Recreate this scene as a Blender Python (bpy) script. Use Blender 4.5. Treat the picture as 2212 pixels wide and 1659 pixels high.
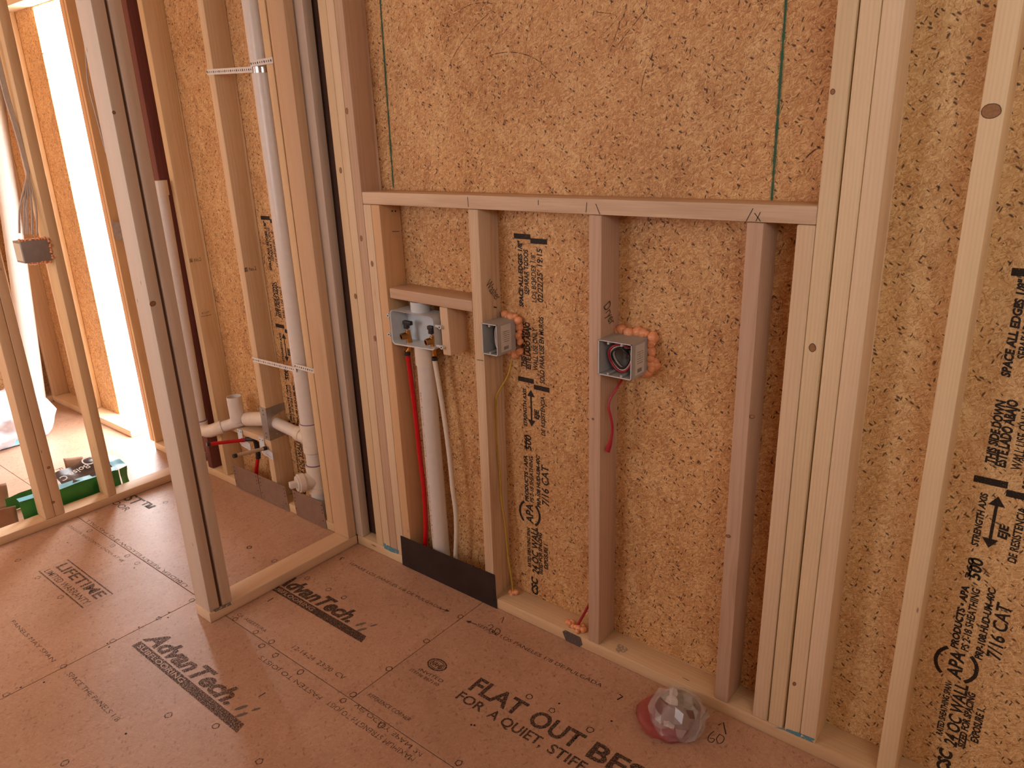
import bpy, bmesh, math, random
from mathutils import Vector, Matrix, noise
random.seed(7)
SC = bpy.context.scene
COL = SC.collection
for o in list(bpy.data.objects): bpy.data.objects.remove(o)

# ------------------------------------------------------------------ camera
FPX = 1607.16
RV = Vector((0.77807608, 0.62732992, -0.03247731))
UV = Vector((-0.17622074, 0.26760741, 0.94727637))
FV = Vector((-0.60294598, 0.73132992, -0.31876747))
CP = Vector((1.04309, -1.58756, 1.50245))
cd = bpy.data.cameras.new('camera'); cam = bpy.data.objects.new('camera', cd); COL.objects.link(cam)
cd.sensor_width = 36; cd.sensor_fit = 'HORIZONTAL'; cd.lens = FPX / 2212 * 36; cd.clip_start = .02
m = Matrix.Identity(4)
for i, v in enumerate((RV, UV, -FV, CP)):
    for j in range(3): m[j][i] = v[j]
cam.matrix_world = m
SC.camera = cam

# ------------------------------------------------------------------ world and light
SC.view_settings.view_transform = 'Standard'; SC.view_settings.look = 'None'
SC.view_settings.gamma = 1; SC.view_settings.use_curve_mapping = False
SC.view_settings.exposure = -0.06
wd = bpy.data.worlds.new('daylight'); SC.world = wd; wd.use_nodes = True
bg = wd.node_tree.nodes['Background']
bg.inputs[0].default_value = (1.0, .98, 1.0, 1); bg.inputs[1].default_value = 17.0

def area(name, loc, direction, sx, sy, power, col=(1, 1, 1), portal=False):
    l = bpy.data.lights.new(name, 'AREA'); l.shape = 'RECTANGLE'; l.size = sx; l.size_y = sy
    l.energy = power; l.color = col
    o = bpy.data.objects.new(name, l); COL.objects.link(o)
    z = -Vector(direction).normalized(); x = Vector((0, 0, 1)).cross(z)
    x = x.normalized() if x.length > 1e-4 else Vector((1, 0, 0)); y = z.cross(x)
    mm = Matrix.Identity(4)
    for i, v in enumerate((x, y, z, Vector(loc))):
        for j in range(3): mm[j][i] = v[j]
    o.matrix_world = mm
    if portal: l.cycles.is_portal = True
    return o
# sky seen through the door opening of the far room; the other lamps are added and unseen
area('doorway_sky_portal', (-3.0, .16, 1.08), (0, -1, 0), .58, 2.1, 1, portal=True)
area('upper_fill_light', (1.95, -2.0, 2.0), (-.25, 1, .22), 1.0, .5, 12.5, (.90, .97, .95))  # added fill lamp hanging in the room, brightens the upper right
area('right_fill_light', (2.58, -1.25, 1.95), (-1, .6, .25), 1.3, .7, 5, (.88, .98, 1.05))  # added lamp at the closed right wall, lifts the right-hand stud faces
area('left_fill_light', (-1.3, -2.85, 1.7), (-.1, 1, .1), 1.2, 1.2, 27, (.98, .98, 1.02))  # unseen lamp added behind the camera to brighten the left side
area('far_room_fill_light', (-3.3, -2.85, 1.4), (.25, 1, -.1), 1.2, 1.4, 20, (1, .94, .95))  # added area lamp out of view, lights the far room

# ------------------------------------------------------------------ helpers
AX = {'x': 0, 'y': 1, 'z': 2}
def at(px, py, ax, v):
    d = RV * ((px - 1106) / FPX) - UV * ((py - 829.5) / FPX) + FV
    i = AX[ax]; t = (v - CP[i]) / d[i]
    return CP + d * t
WM = {}
def meta(o, label=None, cat=None, group=None, kind=None):
    if label: o['label'] = label
    if cat: o['category'] = cat
    if group: o['group'] = group
    if kind: o['kind'] = kind
    return o
def place(o, M, parent=None):
    if parent is not None:
        o.parent = parent; o.matrix_parent_inverse = WM[parent.name].inverted()
    o.matrix_basis = M; WM[o.name] = M.copy()
def empty(name, loc=(0, 0, 0), parent=None, **k):
    o = bpy.data.objects.new(name, None); COL.objects.link(o); o.empty_display_size = .1
    place(o, Matrix.Translation(Vector(loc)), parent); meta(o, **k); return o
def link_mesh(name, me, mat, M, parent=None, smooth=False, **k):
    o = bpy.data.objects.new(name, me); COL.objects.link(o)
    if mat is not None: me.materials.append(mat)
    if smooth:
        for p in me.polygons: p.use_smooth = True
    place(o, M, parent); meta(o, **k); return o
def from_bm(name, bm, mat, parent=None, smooth=False, autosmooth=None, **k):
    """bm holds world coordinates; origin goes to the base centre of the bounds"""
    cs = [v.co for v in bm.verts]
    lo = Vector([min(c[i] for c in cs) for i in range(3)]); hi = Vector([max(c[i] for c in cs) for i in range(3)])
    org = Vector(((lo.x + hi.x) / 2, (lo.y + hi.y) / 2, lo.z))
    for v in bm.verts: v.co -= org
    bmesh.ops.recalc_face_normals(bm, faces=bm.faces) if k.pop('recalc', True) else None
    me = bpy.data.meshes.new(name); bm.to_mesh(me); bm.free()
    o = link_mesh(name, me, mat, Matrix.Translation(org), parent, smooth, **k)
    if smooth and autosmooth: me.set_sharp_from_angle(angle=math.radians(autosmooth))
    return o
def bm_box(bm, x0, x1, y0, y1, z0, z1, bev=0.0, M=None):
    r = bmesh.ops.create_cube(bm, size=1); vs = r['verts']
    for v in vs:
        v.co = Vector(((x0 + x1) / 2 + v.co.x * (x1 - x0), (y0 + y1) / 2 + v.co.y * (y1 - y0), (z0 + z1) / 2 + v.co.z * (z1 - z0)))
    if bev > 0:
        es = list({e for v in vs for e in v.link_edges})
        rr = bmesh.ops.bevel(bm, geom=es, offset=bev, segments=2, affect='EDGES', profile=.5)
        vs = list({v for v in rr['verts']} | {v for v in vs if v.is_valid})
    if M is not None:
        for v in vs: v.co = M @ v.co
    return vs
def box(name, mat, x0, x1, y0, y1, z0, z1, parent=None, bev=.002, **k):
    bm = bmesh.new(); bm_box(bm, x0, x1, y0, y1, z0, z1, bev)
    return from_bm(name, bm, mat, parent, smooth=True, autosmooth=35, **k)
def lumber(p0, p1, w, d, mat, parent=None, name='stud', ref=(1, 0, 0), bev=.0035, warp=.0, **k):
    """length along local X; w along the local Y (ref direction), d along local Z"""
    p0 = Vector(p0); p1 = Vector(p1); ex = (p1 - p0); L = ex.length; ex.normalize()
    ey = Vector(ref); ey = (ey - ex * ey.dot(ex)).normalized(); ez = ex.cross(ey)
    M = Matrix.Identity(4)
    for i, v in enumerate((ex, ey, ez, p0)):
        for j in range(3): M[j][i] = v[j]
    bm = bmesh.new(); bm_box(bm, 0, L, -w / 2, w / 2, -d / 2, d / 2, bev)
    if warp:
        n = 6
        for i in range(1, n):
            bmesh.ops.bisect_plane(bm, geom=bm.verts[:] + bm.edges[:] + bm.faces[:], plane_co=(L * i / n, 0, 0), plane_no=(1, 0, 0))
        for v in bm.verts: v.co.y += warp * math.sin(v.co.x / L * math.pi)
    me = bpy.data.meshes.new(name); bm.to_mesh(me); bm.free()
    o = link_mesh(name, me, mat, M, parent, True, **k); me.set_sharp_from_angle(angle=math.radians(35))
    return o
def catmull(pts, n=8):
    P = [Vector(p) for p in pts]; P = [P[0] * 2 - P[1]] + P + [P[-1] * 2 - P[-2]]; out = []
    for i in range(1, len(P) - 2):
        for j in range(n):
            t = j / n; a, b, c, d = P[i - 1:i + 3]
            out.append(.5 * ((2 * b) + (c - a) * t + (2 * a - 5 * b + 4 * c - d) * t * t + (3 * b - a - 3 * c + d) * t ** 3))
    out.append(P[-2]); return out
def bm_tube(bm, pts, r, segs=16, cap=True, flat=1.0, hollow=False):
    P = [Vector(p) for p in pts]; n = len(P); rr = r if isinstance(r, (list, tuple)) else [r] * n
    up = None; rings = []
    for i in range(n):
        t = (P[min(i + 1, n - 1)] - P[max(i - 1, 0)]).normalized()
        if up is None:
            a = Vector((0, 1, 0)) if abs(t.y) < .9 else Vector((1, 0, 0)); up = (a - t * a.dot(t)).normalized()
        else: up = (up - t * up.dot(t)).normalized()
        s = t.cross(up)
        rings.append([bm.verts.new(P[i] + (s * math.cos(2 * math.pi * j / segs) + up * flat * math.sin(2 * math.pi * j / segs)) * rr[i]) for j in range(segs)])
    for a, b in zip(rings, rings[1:]):
        for j in range(segs): bm.faces.new((a[j], a[(j + 1) % segs], b[(j + 1) % segs], b[j]))
    if cap:
        bm.faces.new(rings[0][::-1]); bm.faces.new(rings[-1])
    return rings
def tube(name, pts, r, mat, parent=None, segs=20, cap=True, flat=1.0, smooth=True, **k):
    bm = bmesh.new(); bm_tube(bm, pts, r, segs, cap, flat)
    return from_bm(name, bm, mat, parent, smooth=smooth, autosmooth=50, **k)
def arc(c, a, b, R, n=8):
    """corner fillet: from c+a*R to c+b*R around corner c"""
    a = Vector(a).normalized(); b = Vector(b).normalized(); c = Vector(c); out = []
    p0 = c + a * R; p2 = c + b * R
    for i in range(n + 1):
        t = i / n; out.append(p0 * (1 - t) ** 2 + c * 2 * t * (1 - t) + p2 * t * t)
    return out

# ------------------------------------------------------------------ materials
def new_mat(name):
    m = bpy.data.materials.new(name); m.use_nodes = True; nt = m.node_tree; nt.nodes.clear()
    out = nt.nodes.new('ShaderNodeOutputMaterial'); b = nt.nodes.new('ShaderNodeBsdfPrincipled')
    nt.links.new(b.outputs[0], out.inputs[0]); return m, nt, b
def nd(nt, t, **k):
    n = nt.nodes.new('ShaderNode' + t)
    for a, v in k.items():
        if a.startswith('i_'): n.inputs[int(a[2:])].default_value = v
        else: setattr(n, a, v)
    return n
def lk(nt, a, b): nt.links.new(a, b)
def srgb(r, g, b):
    f = lambda c: (c / 255 / 12.92) if c <= 10 else ((c / 255 + .055) / 1.055) ** 2.4
    return (f(r), f(g), f(b), 1)
def math_n(nt, op, a, b=None, clamp=False):
    n = nt.nodes.new('ShaderNodeMath'); n.operation = op; n.use_clamp = clamp
    for i, v in enumerate((a, b)):
        if v is None: continue
        if isinstance(v, (int, float)): n.inputs[i].default_value = v
        else: nt.links.new(v, n.inputs[i])
    return n.outputs[0]
def mix_n(nt, fac, a, b, mode='MIX'):
    n = nt.nodes.new('ShaderNodeMix'); n.data_type = 'RGBA'; n.blend_type = mode
    if isinstance(fac, (int, float)): n.inputs[0].default_value = fac
    else: nt.links.new(fac, n.inputs[0])
    for i, v in ((6, a), (7, b)):
        if isinstance(v, tuple): n.inputs[i].default_value = v
        else: nt.links.new(v, n.inputs[i])
    return n.outputs[2]
def ramp_n(nt, fac, stops):
    n = nt.nodes.new('ShaderNodeValToRGB'); cr = n.color_ramp
    while len(cr.elements) < len(stops): cr.elements.new(.5)
    for e, (p, c) in zip(cr.elements, stops): e.position = p; e.color = c if len(c) == 4 else (*c, 1)
    nt.links.new(fac, n.inputs[0]); return n.outputs[0]
def maprange(nt, v, a, b, c=0., d=1.):
    n = nt.nodes.new('ShaderNodeMapRange'); nt.links.new(v, n.inputs[0])
    for i, x in zip((1, 2, 3, 4), (a, b, c, d)): n.inputs[i].default_value = x
    return n.outputs[0]
def vmap(nt, vec, loc=(0, 0, 0), rot=(0, 0, 0), sc=(1, 1, 1)):
    n = nt.nodes.new('ShaderNodeMapping'); nt.links.new(vec, n.inputs[0])
    n.inputs[1].default_value = loc; n.inputs[2].default_value = rot; n.inputs[3].default_value = sc
    return n.outputs[0]

def wood_mat(name, base, dark, knot=srgb(112, 70, 46), contrast=.3):
    m, nt, b = new_mat(name)
    tc = nd(nt, 'TexCoord'); oi = nd(nt, 'ObjectInfo')
    off = nd(nt, 'VectorMath', operation='ADD'); lk(nt, tc.outputs['Object'], off.inputs[0])
    sc = nd(nt, 'VectorMath', operation='SCALE'); cmb = nd(nt, 'CombineXYZ')
    lk(nt, oi.outputs['Random'], cmb.inputs[0])
    r2 = math_n(nt, 'FRACT', math_n(nt, 'MULTIPLY', oi.outputs['Random'], 17.31)); lk(nt, r2, cmb.inputs[1])
    lk(nt, cmb.outputs[0], sc.inputs[0]); sc.inputs[3].default_value = 9.0
    lk(nt, sc.outputs[0], off.inputs[1]); P = off.outputs[0]
    # knots: sparse stretched voronoi cells that also bend the grain
    kv = nd(nt, 'TexVoronoi', voronoi_dimensions='3D', feature='F1'); lk(nt, vmap(nt, P, sc=(2.6, 16, 9)), kv.inputs['Vector']); kv.inputs['Scale'].default_value = 1
    kc = nd(nt, 'SeparateColor'); lk(nt, kv.outputs['Color'], kc.inputs[0])
    kon = math_n(nt, 'GREATER_THAN', kc.outputs[0], .66)
    kd = kv.outputs['Distance']
    kmask = math_n(nt, 'MULTIPLY', maprange(nt, kd, .055, .02), kon)
    khalo = math_n(nt, 'MULTIPLY', maprange(nt, kd, .30, .04), kon)
    wob = nd(nt, 'TexNoise', noise_dimensions='3D'); lk(nt, vmap(nt, P, sc=(1.6, 9, 9)), wob.inputs['Vector']); wob.inputs['Scale'].default_value = 1; wob.inputs['Detail'].default_value = 3
    # growth rings
    sep = nd(nt, 'SeparateXYZ'); lk(nt, tc.outputs['Object'], sep.inputs[0])
    py = math_n(nt, 'ADD', sep.outputs[1], math_n(nt, 'ADD', math_n(nt, 'MULTIPLY', oi.outputs['Random'], .12), .01))
    pz = math_n(nt, 'ADD', sep.outputs[2], math_n(nt, 'SUBTRACT', math_n(nt, 'MULTIPLY', r2, .10), .05))
    rad = math_n(nt, 'SQRT', math_n(nt, 'ADD', math_n(nt, 'MULTIPLY', py, py), math_n(nt, 'MULTIPLY', pz, pz)))
    ph = math_n(nt, 'ADD', math_n(nt, 'MULTIPLY', rad, 900), math_n(nt, 'ADD', math_n(nt, 'MULTIPLY', wob.outputs[0], 20), math_n(nt, 'MULTIPLY', khalo, 5)))
    ring = math_n(nt, 'MULTIPLY', math_n(nt, 'ADD', math_n(nt, 'SINE', ph), 1), .5)
    ring = math_n(nt, 'POWER', ring, 2.2)
    fine = nd(nt, 'TexNoise'); lk(nt, vmap(nt, P, sc=(9, 420, 420)), fine.inputs['Vector']); fine.inputs['Scale'].default_value = 1; fine.inputs['Detail'].default_value = 3
    soft = nd(nt, 'TexNoise'); lk(nt, vmap(nt, P, sc=(2.5, 22, 22)), soft.inputs['Vector']); soft.inputs['Scale'].default_value = 1; soft.inputs['Detail'].default_value = 4
    g = math_n(nt, 'ADD', math_n(nt, 'MULTIPLY', ring, .42 * contrast), math_n(nt, 'MULTIPLY', maprange(nt, fine.outputs[0], .35, .7), .35 * contrast))
    g = math_n(nt, 'ADD', g, math_n(nt, 'MULTIPLY', maprange(nt, soft.outputs[0], .35, .72), .55 * contrast), True)
    c = mix_n(nt, g, base, dark)
    hv = nd(nt, 'HueSaturation'); lk(nt, c, hv.inputs['Color'])
    lk(nt, maprange(nt, oi.outputs['Random'], 0, 1, .94, 1.04), hv.inputs['Value']); lk(nt, maprange(nt, r2, 0, 1, .92, 1.06), hv.inputs['Saturation'])
    lk(nt, maprange(nt, r2, 0, 1, .492, .504), hv.inputs['Hue'])
    c = mix_n(nt, math_n(nt, 'MULTIPLY', khalo, .35), hv.outputs[0], dark)
    c = mix_n(nt, math_n(nt, 'MULTIPLY', kmask, .85), c, knot)
    # small nicks
    sp = nd(nt, 'TexVoronoi', voronoi_dimensions='3D'); lk(nt, vmap(nt, P, sc=(13, 45, 45)), sp.inputs['Vector']); sp.inputs['Scale'].default_value = 1
    s3 = nd(nt, 'SeparateColor'); lk(nt, sp.outputs['Color'], s3.inputs[0])
    sm = math_n(nt, 'MULTIPLY', maprange(nt, sp.outputs['Distance'], .12, .05), math_n(nt, 'GREATER_THAN', s3.outputs[1], .93))
    c = mix_n(nt, math_n(nt, 'MULTIPLY', sm, .7), c, knot)
    lk(nt, c, b.inputs['Base Color']); b.inputs['Roughness'].default_value = .62; b.inputs['Specular IOR Level'].default_value = .3
    bp = nd(nt, 'Bump'); bp.inputs['Strength'].default_value = .25; bp.inputs['Distance'].default_value = .001
    lk(nt, math_n(nt, 'ADD', fine.outputs[0], math_n(nt, 'MULTIPLY', ring, .6)), bp.inputs['Height']); lk(nt, bp.outputs[0], b.inputs['Normal'])
    return m

def osb_mat(name, base, light, dark, speck, k=1.0, rough=.6, spec_amt=.9, seed=0, scale=1.0, bump=.35, coat=0.0, dens=.27):
    """strands: several rotated layers of long Voronoi cells laid over each other; face is the local XY plane"""
    m, nt, b = new_mat(name); rnd = random.Random(seed)
    tc = nd(nt, 'TexCoord'); oi = nd(nt, 'ObjectInfo'); off = nd(nt, 'VectorMath', operation='ADD'); lk(nt, tc.outputs['Object'], off.inputs[0])
    cm = nd(nt, 'CombineXYZ'); lk(nt, math_n(nt, 'MULTIPLY', oi.outputs['Random'], 30), cm.inputs[0]); lk(nt, cm.outputs[0], off.inputs[1])
    P0 = off.outputs[0]
    wn = nd(nt, 'TexNoise'); lk(nt, P0, wn.inputs['Vector']); wn.inputs['Scale'].default_value = 55 * scale; wn.inputs['Detail'].default_value = 2
    wv = nd(nt, 'VectorMath', operation='SCALE'); sub = nd(nt, 'VectorMath', operation='SUBTRACT'); lk(nt, wn.outputs['Color'], sub.inputs[0]); sub.inputs[1].default_value = (.5, .5, .5)
    lk(nt, sub.outputs[0], wv.inputs[0]); wv.inputs[3].default_value = .006 / scale
    ad = nd(nt, 'VectorMath', operation='ADD'); lk(nt, P0, ad.inputs[0]); lk(nt, wv.outputs[0], ad.inputs[1]); P = ad.outputs[0]
    big = nd(nt, 'TexNoise'); lk(nt, P0, big.inputs['Vector']); big.inputs['Scale'].default_value = 6 * scale; big.inputs['Detail'].default_value = 5; big.inputs['Roughness'].default_value = .62
    c = mix_n(nt, maprange(nt, big.outputs[0], .33, .68), base, mix_n(nt, .5 * k, base, light))
    hue = nd(nt, 'TexNoise'); lk(nt, vmap(nt, P0, (3, 7, 0)), hue.inputs['Vector']); hue.inputs['Scale'].default_value = 3.2 * scale; hue.inputs['Detail'].default_value = 6; hue.inputs['Roughness'].default_value = .7
    c = mix_n(nt, math_n(nt, 'MULTIPLY', maprange(nt, hue.outputs[0], .48, .66), .5), c, mix_n(nt, .5, base, dark))
    h = big.outputs[0]
    layers = []
    for i in range(3):    # broad pale or brown strands
        layers.append((30 * scale, 7.5 * scale, rnd.uniform(0, 3.14), .22, .45 * k))
    for i in range(8):
        layers.append((rnd.uniform(55, 105) * scale, rnd.uniform(380, 640) * scale, i * math.pi / 8 + rnd.uniform(-.12, .12), dens, .60 * k))
    for i, (a, w, th, pr, amt) in enumerate(layers):
        if a < 40 * scale: a, w = w, a
        v = nd(nt, 'TexVoronoi', voronoi_dimensions='2D')
        lk(nt, vmap(nt, vmap(nt, P if i > 2 else P0, (0, 0, 0), (0, 0, th)), (rnd.uniform(0, 9), rnd.uniform(0, 9), 0), (0, 0, 0), (a, w, 1)), v.inputs['Vector']); v.inputs['Scale'].default_value = 1
        s = nd(nt, 'SeparateColor'); lk(nt, v.outputs['Color'], s.inputs[0])
        on = math_n(nt, 'MULTIPLY', math_n(nt, 'LESS_THAN', s.outputs[0], pr), maprange(nt, v.outputs['Distance'], .55, .42))
        col = ramp_n(nt, s.outputs[1], [(0, dark), (.11, dark), (.30, base), (.50, base), (.86, light)])
        c = mix_n(nt, math_n(nt, 'MULTIPLY', on, amt), c, col)
        if i > 2: h = math_n(nt, 'ADD', math_n(nt, 'MULTIPLY', h, .7), math_n(nt, 'MULTIPLY', on, s.outputs[1]))
    for j, (sx, sy, th) in enumerate(((90, 230, .7), (150, 70, 2.1), (60, 210, 1.9))):   # bark specks
        v = nd(nt, 'TexVoronoi', voronoi_dimensions='2D'); lk(nt, vmap(nt, vmap(nt, P, (0, 0, 0), (0, 0, th)), (j * 3.3, 1, 0), (0, 0, 0), (sx * scale, sy * scale, 1)), v.inputs['Vector']); v.inputs['Scale'].default_value = 1
        s = nd(nt, 'SeparateColor'); lk(nt, v.outputs['Color'], s.inputs[0])
        on = math_n(nt, 'MULTIPLY', math_n(nt, 'LESS_THAN', s.outputs[0], .035), maprange(nt, v.outputs['Distance'], .42, .25))
        c = mix_n(nt, math_n(nt, 'MULTIPLY', on, spec_amt), c, speck)
    bl = nd(nt, 'TexNoise'); lk(nt, P0, bl.inputs['Vector']); bl.inputs['Scale'].default_value = 1.7; bl.inputs['Detail'].default_value = 2
    hv = nd(nt, 'HueSaturation'); lk(nt, c, hv.inputs['Color']); lk(nt, maprange(nt, bl.outputs[0], .3, .7, .92, 1.08), hv.inputs['Value'])
    lk(nt, hv.outputs[0], b.inputs['Base Color']); b.inputs['Roughness'].default_value = rough; b.inputs['Specular IOR Level'].default_value = .35
    if coat: b.inputs['Coat Weight'].default_value = coat; b.inputs['Coat Roughness'].default_value = .35
    bp = nd(nt, 'Bump'); bp.inputs['Strength'].default_value = bump; bp.inputs['Distance'].default_value = .0012
    lk(nt, h, bp.inputs['Height']); lk(nt, bp.outputs[0], b.inputs['Normal'])
    return m

def plain(name, col, rough=.5, metal=0, spec=.5, var=.06, nscale=40, bump=0, trans=0, alpha=1, **kw):
    m, nt, b = new_mat(name); tc = nd(nt, 'TexCoord'); n = nd(nt, 'TexNoise'); lk(nt, tc.outputs['Object'], n.inputs['Vector'])
    n.inputs['Scale'].default_value = nscale; n.inputs['Detail'].default_value = 4
    d = tuple(max(0, c * (1 - var * 3)) for c in col[:3]) + (1,)
    lk(nt, mix_n(nt, maprange(nt, n.outputs[0], .35, .75), col, d), b.inputs['Base Color'])
    b.inputs['Roughness'].default_value = rough; b.inputs['Metallic'].default_value = metal; b.inputs['Specular IOR Level'].default_value = spec
    if trans: b.inputs['Transmission Weight'].default_value = trans
    b.inputs['Alpha'].default_value = alpha
    if bump:
        bp = nd(nt, 'Bump'); bp.inputs['Strength'].default_value = bump; bp.inputs['Distance'].default_value = .001
        lk(nt, n.outputs[0], bp.inputs['Height']); lk(nt, bp.outputs[0], b.inputs['Normal'])
    return m
def ink_mat(name, col, lo=.30, hi=.46, sc=260, amount=.9):
    """worn printing: patchy ink over the board"""
    m, nt, b = new_mat(name); tc = nd(nt, 'TexCoord'); g = nd(nt, 'NewGeometry'); n = nd(nt, 'TexNoise'); lk(nt, g.outputs['Position'], n.inputs['Vector'])
    n.inputs['Scale'].default_value = sc; n.inputs['Detail'].default_value = 3
    b.inputs['Base Color'].default_value = col; b.inputs['Roughness'].default_value = .7
    lk(nt, maprange(nt, n.outputs[0], lo, hi, 0, amount), b.inputs['Alpha'])
    return m

M_PALE = wood_mat('pale_pine', srgb(234, 208, 172), srgb(192, 154, 112))
M_BLOND = wood_mat('blond_pine', srgb(240, 216, 178), srgb(200, 164, 120))
M_TAN = wood_mat('tan_pine', srgb(228, 198, 156), srgb(182, 138, 94))
M_PINK = wood_mat('pinkish_pine', srgb(212, 180, 148), srgb(164, 122, 92), contrast=.35)
M_GREY = wood_mat('greyed_pine', srgb(222, 206, 186), srgb(178, 154, 128), contrast=.3)
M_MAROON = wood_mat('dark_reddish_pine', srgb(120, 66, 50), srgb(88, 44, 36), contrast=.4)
M_ORANGE = wood_mat('orange_pine', srgb(224, 184, 136), srgb(182, 128, 82))
M_STRIPE = wood_mat('striped_pine', srgb(226, 200, 168), srgb(176, 136, 102), contrast=.6)
OSB_R = osb_mat('pale_strand_board', srgb(216, 172, 116), srgb(250, 222, 168), srgb(164, 108, 62), srgb(60, 34, 20), seed=4, spec_amt=.85, bump=.22, k=1.0)
OSB_W = osb_mat('wall_strand_board', srgb(200, 146, 92), srgb(242, 206, 150), srgb(144, 86, 46), srgb(60, 34, 20), seed=3, spec_amt=.85, bump=.22, k=1.0)
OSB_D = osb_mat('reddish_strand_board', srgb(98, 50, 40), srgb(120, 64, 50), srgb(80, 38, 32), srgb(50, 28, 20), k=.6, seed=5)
OSB_F = osb_mat('subfloor_strand_board', srgb(184, 146, 120), srgb(208, 172, 146), srgb(154, 110, 86), srgb(92, 52, 34), k=.42, rough=.42, spec_amt=.32, seed=9, scale=.8, bump=.15, coat=.18, dens=.3)
INK = ink_mat('black_print', srgb(38, 28, 22), .24, .38, 420, .93)
INK_F = ink_mat('floor_print', srgb(52, 36, 30), .34, .50, 420, .86)
INK_FADE = ink_mat('faded_print', srgb(62, 42, 34), .36, .54, 300, .80)
PEN = ink_mat('pen_ink', srgb(30, 24, 26), .1, .25, 300, .85)
M_PVC = plain('white_pvc', srgb(222, 212, 202), .32, var=.02)
M_PVCG = plain('white_pvc_fitting', srgb(228, 214, 196), .35, var=.02)
M_PURPLE = plain('purple_primer', srgb(120, 92, 132), .5)
M_BOXW = plain('white_plastic', srgb(214, 218, 220), .4, var=.02)
M_BRASS = plain('brass', srgb(206, 150, 84), .28, metal=1, var=.1)
M_BLACK = plain('black_plastic', srgb(34, 32, 34), .4)
M_RED = plain('red_tubing', srgb(200, 12, 24), .3, var=.04)
M_WTUBE = plain('white_tubing', srgb(226, 214, 196), .35, var=.03)
M_CREAM = plain('cream_tubing', srgb(198, 176, 148), .45)
M_GREYBOX = plain('grey_plastic', srgb(178, 176, 172), .5, var=.03)
M_LABEL = plain('label_paper', srgb(214, 210, 204), .6, var=.03)
M_DKPLATE = plain('dark_steel', srgb(74, 66, 68), .38, metal=.75, var=.1, nscale=14)
M_PLATE = plain('galvanised_steel', srgb(168, 146, 134), .42, metal=.7, var=.06, nscale=25)
M_SHOE = plain('galvanised_strap', srgb(176, 172, 170), .38, metal=.8, var=.06)
M_STRAP = plain('white_strap', srgb(226, 218, 208), .5, var=.03)
M_HOLE = plain('hole_dark', srgb(40, 28, 24), .9)
M_STEEL = plain('bright_steel', srgb(220, 218, 216), .22, metal=1)
M_FOAM = plain('orange_foam', srgb(250, 172, 122), .35, var=.08, nscale=60, bump=.4)
M_REDW = plain('red_wire', srgb(170, 36, 54), .4)
M_YEL = plain('yellow_cable', srgb(196, 158, 62), .4)
M_CABLE = plain('grey_white_cable', srgb(198, 184, 172), .45)
M_GREEN = plain('green_housewrap', srgb(38, 96, 66), .6, var=.15, nscale=200)
M_GREENH = ink_mat('green_fuzz', srgb(92, 128, 84), .42, .62, 700, .7)
M_BLUE = ink_mat('blue_sealant', srgb(86, 150, 170), .35, .5, 120, .9)
M_GREYSEAL = ink_mat('grey_sealant', srgb(128, 128, 124), .35, .5, 150, .85)
M_SMUDGE = ink_mat('grey_smudge', srgb(92, 82, 78), .28, .40, 160, .9)

# ------------------------------------------------------------------ printing helpers
def text_on(parent, s, a, b, up, h, mat, shear=0., bold=0., name='printed_text', off=.0005, narrow=None):
    """flat lettering from a to b (world points on a surface), up = letters' up direction"""
    a = Vector(a); b = Vector(b); cu = bpy.data.curves.new('t', 'FONT'); cu.body = s; cu.shear = shear; cu.offset = bold; cu.size = 1; cu.resolution_u = 3
    to = bpy.data.objects.new('t', cu); COL.objects.link(to)
    bpy.context.view_layer.update()
    me = bpy.data.meshes.new_from_object(to.evaluated_get(bpy.context.evaluated_depsgraph_get()))
    bpy.data.objects.remove(to); bpy.data.curves.remove(cu)
    if not me.vertices: return None
    x0 = min(v.co.x for v in me.vertices); x1 = max(v.co.x for v in me.vertices)
    ex = (b - a); L = ex.length; ex.normalize(); up = Vector(up); ey = (up - ex * up.dot(ex)).normalized(); n = ex.cross(ey)
    if n.dot(CP - a) < 0: n = -n
    for v in me.vertices:
        v.co = Vector(((v.co.x - x0) / (x1 - x0) * L, v.co.y / .72 * h, 0))
    M = Matrix.Identity(4)
    for i, vv in enumerate((ex, ey, ex.cross(ey), a + n * off)):
        for j in range(3): M[j][i] = vv[j]
    me.name = name
    return link_mesh(name, me, mat, M, parent)
def ribbon(parent, pts, w, nrm, mat, name='printed_mark', off=.0006, closed=False):
    P = [Vector(p) for p in pts]; n = Vector(nrm); bm = bmesh.new(); N = len(P); pr = []
    for i in range(N):
        if closed: t = P[(i + 1) % N] - P[i - 1]
        else: t = P[min(i + 1, N - 1)] - P[max(i - 1, 0)]
        s = t.cross(n).normalized() * (w / 2)
        pr.append((bm.verts.new(P[i] + s + n * off), bm.verts.new(P[i] - s + n * off)))
    for i in range(N if closed else N - 1):
        a, b = pr[i], pr[(i + 1) % N]; bm.faces.new((a[0], b[0], b[1], a[1]))
    return from_bm(name, bm, mat, parent)
def poly(parent, pts, nrm, mat, name='printed_mark', off=.0005):
    bm = bmesh.new(); n = Vector(nrm); bm.faces.new([bm.verts.new(Vector(p) + n * off) for p in pts])
    return from_bm(name, bm, mat, parent)
def ring_pts(c, a, b, ra, rb, n=14, t0=0, t1=2 * math.pi, jit=.06):
    a = Vector(a); b = Vector(b)
    return [Vector(c) + a * (math.cos(t0 + (t1 - t0) * i / n) * ra * random.uniform(1 - jit, 1 + jit)) + b * (math.sin(t0 + (t1 - t0) * i / n) * rb * random.uniform(1 - jit, 1 + jit)) for i in range(n)]
def dot(parent, c, nrm, r, mat, name='nail_hole', off=.0006):
    c = Vector(c); n = Vector(nrm).normalized(); a = n.orthogonal().normalized(); b = n.cross(a)
    return poly(parent, ring_pts(c, a, b, r, r, 8), n, mat, name, off)

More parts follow.
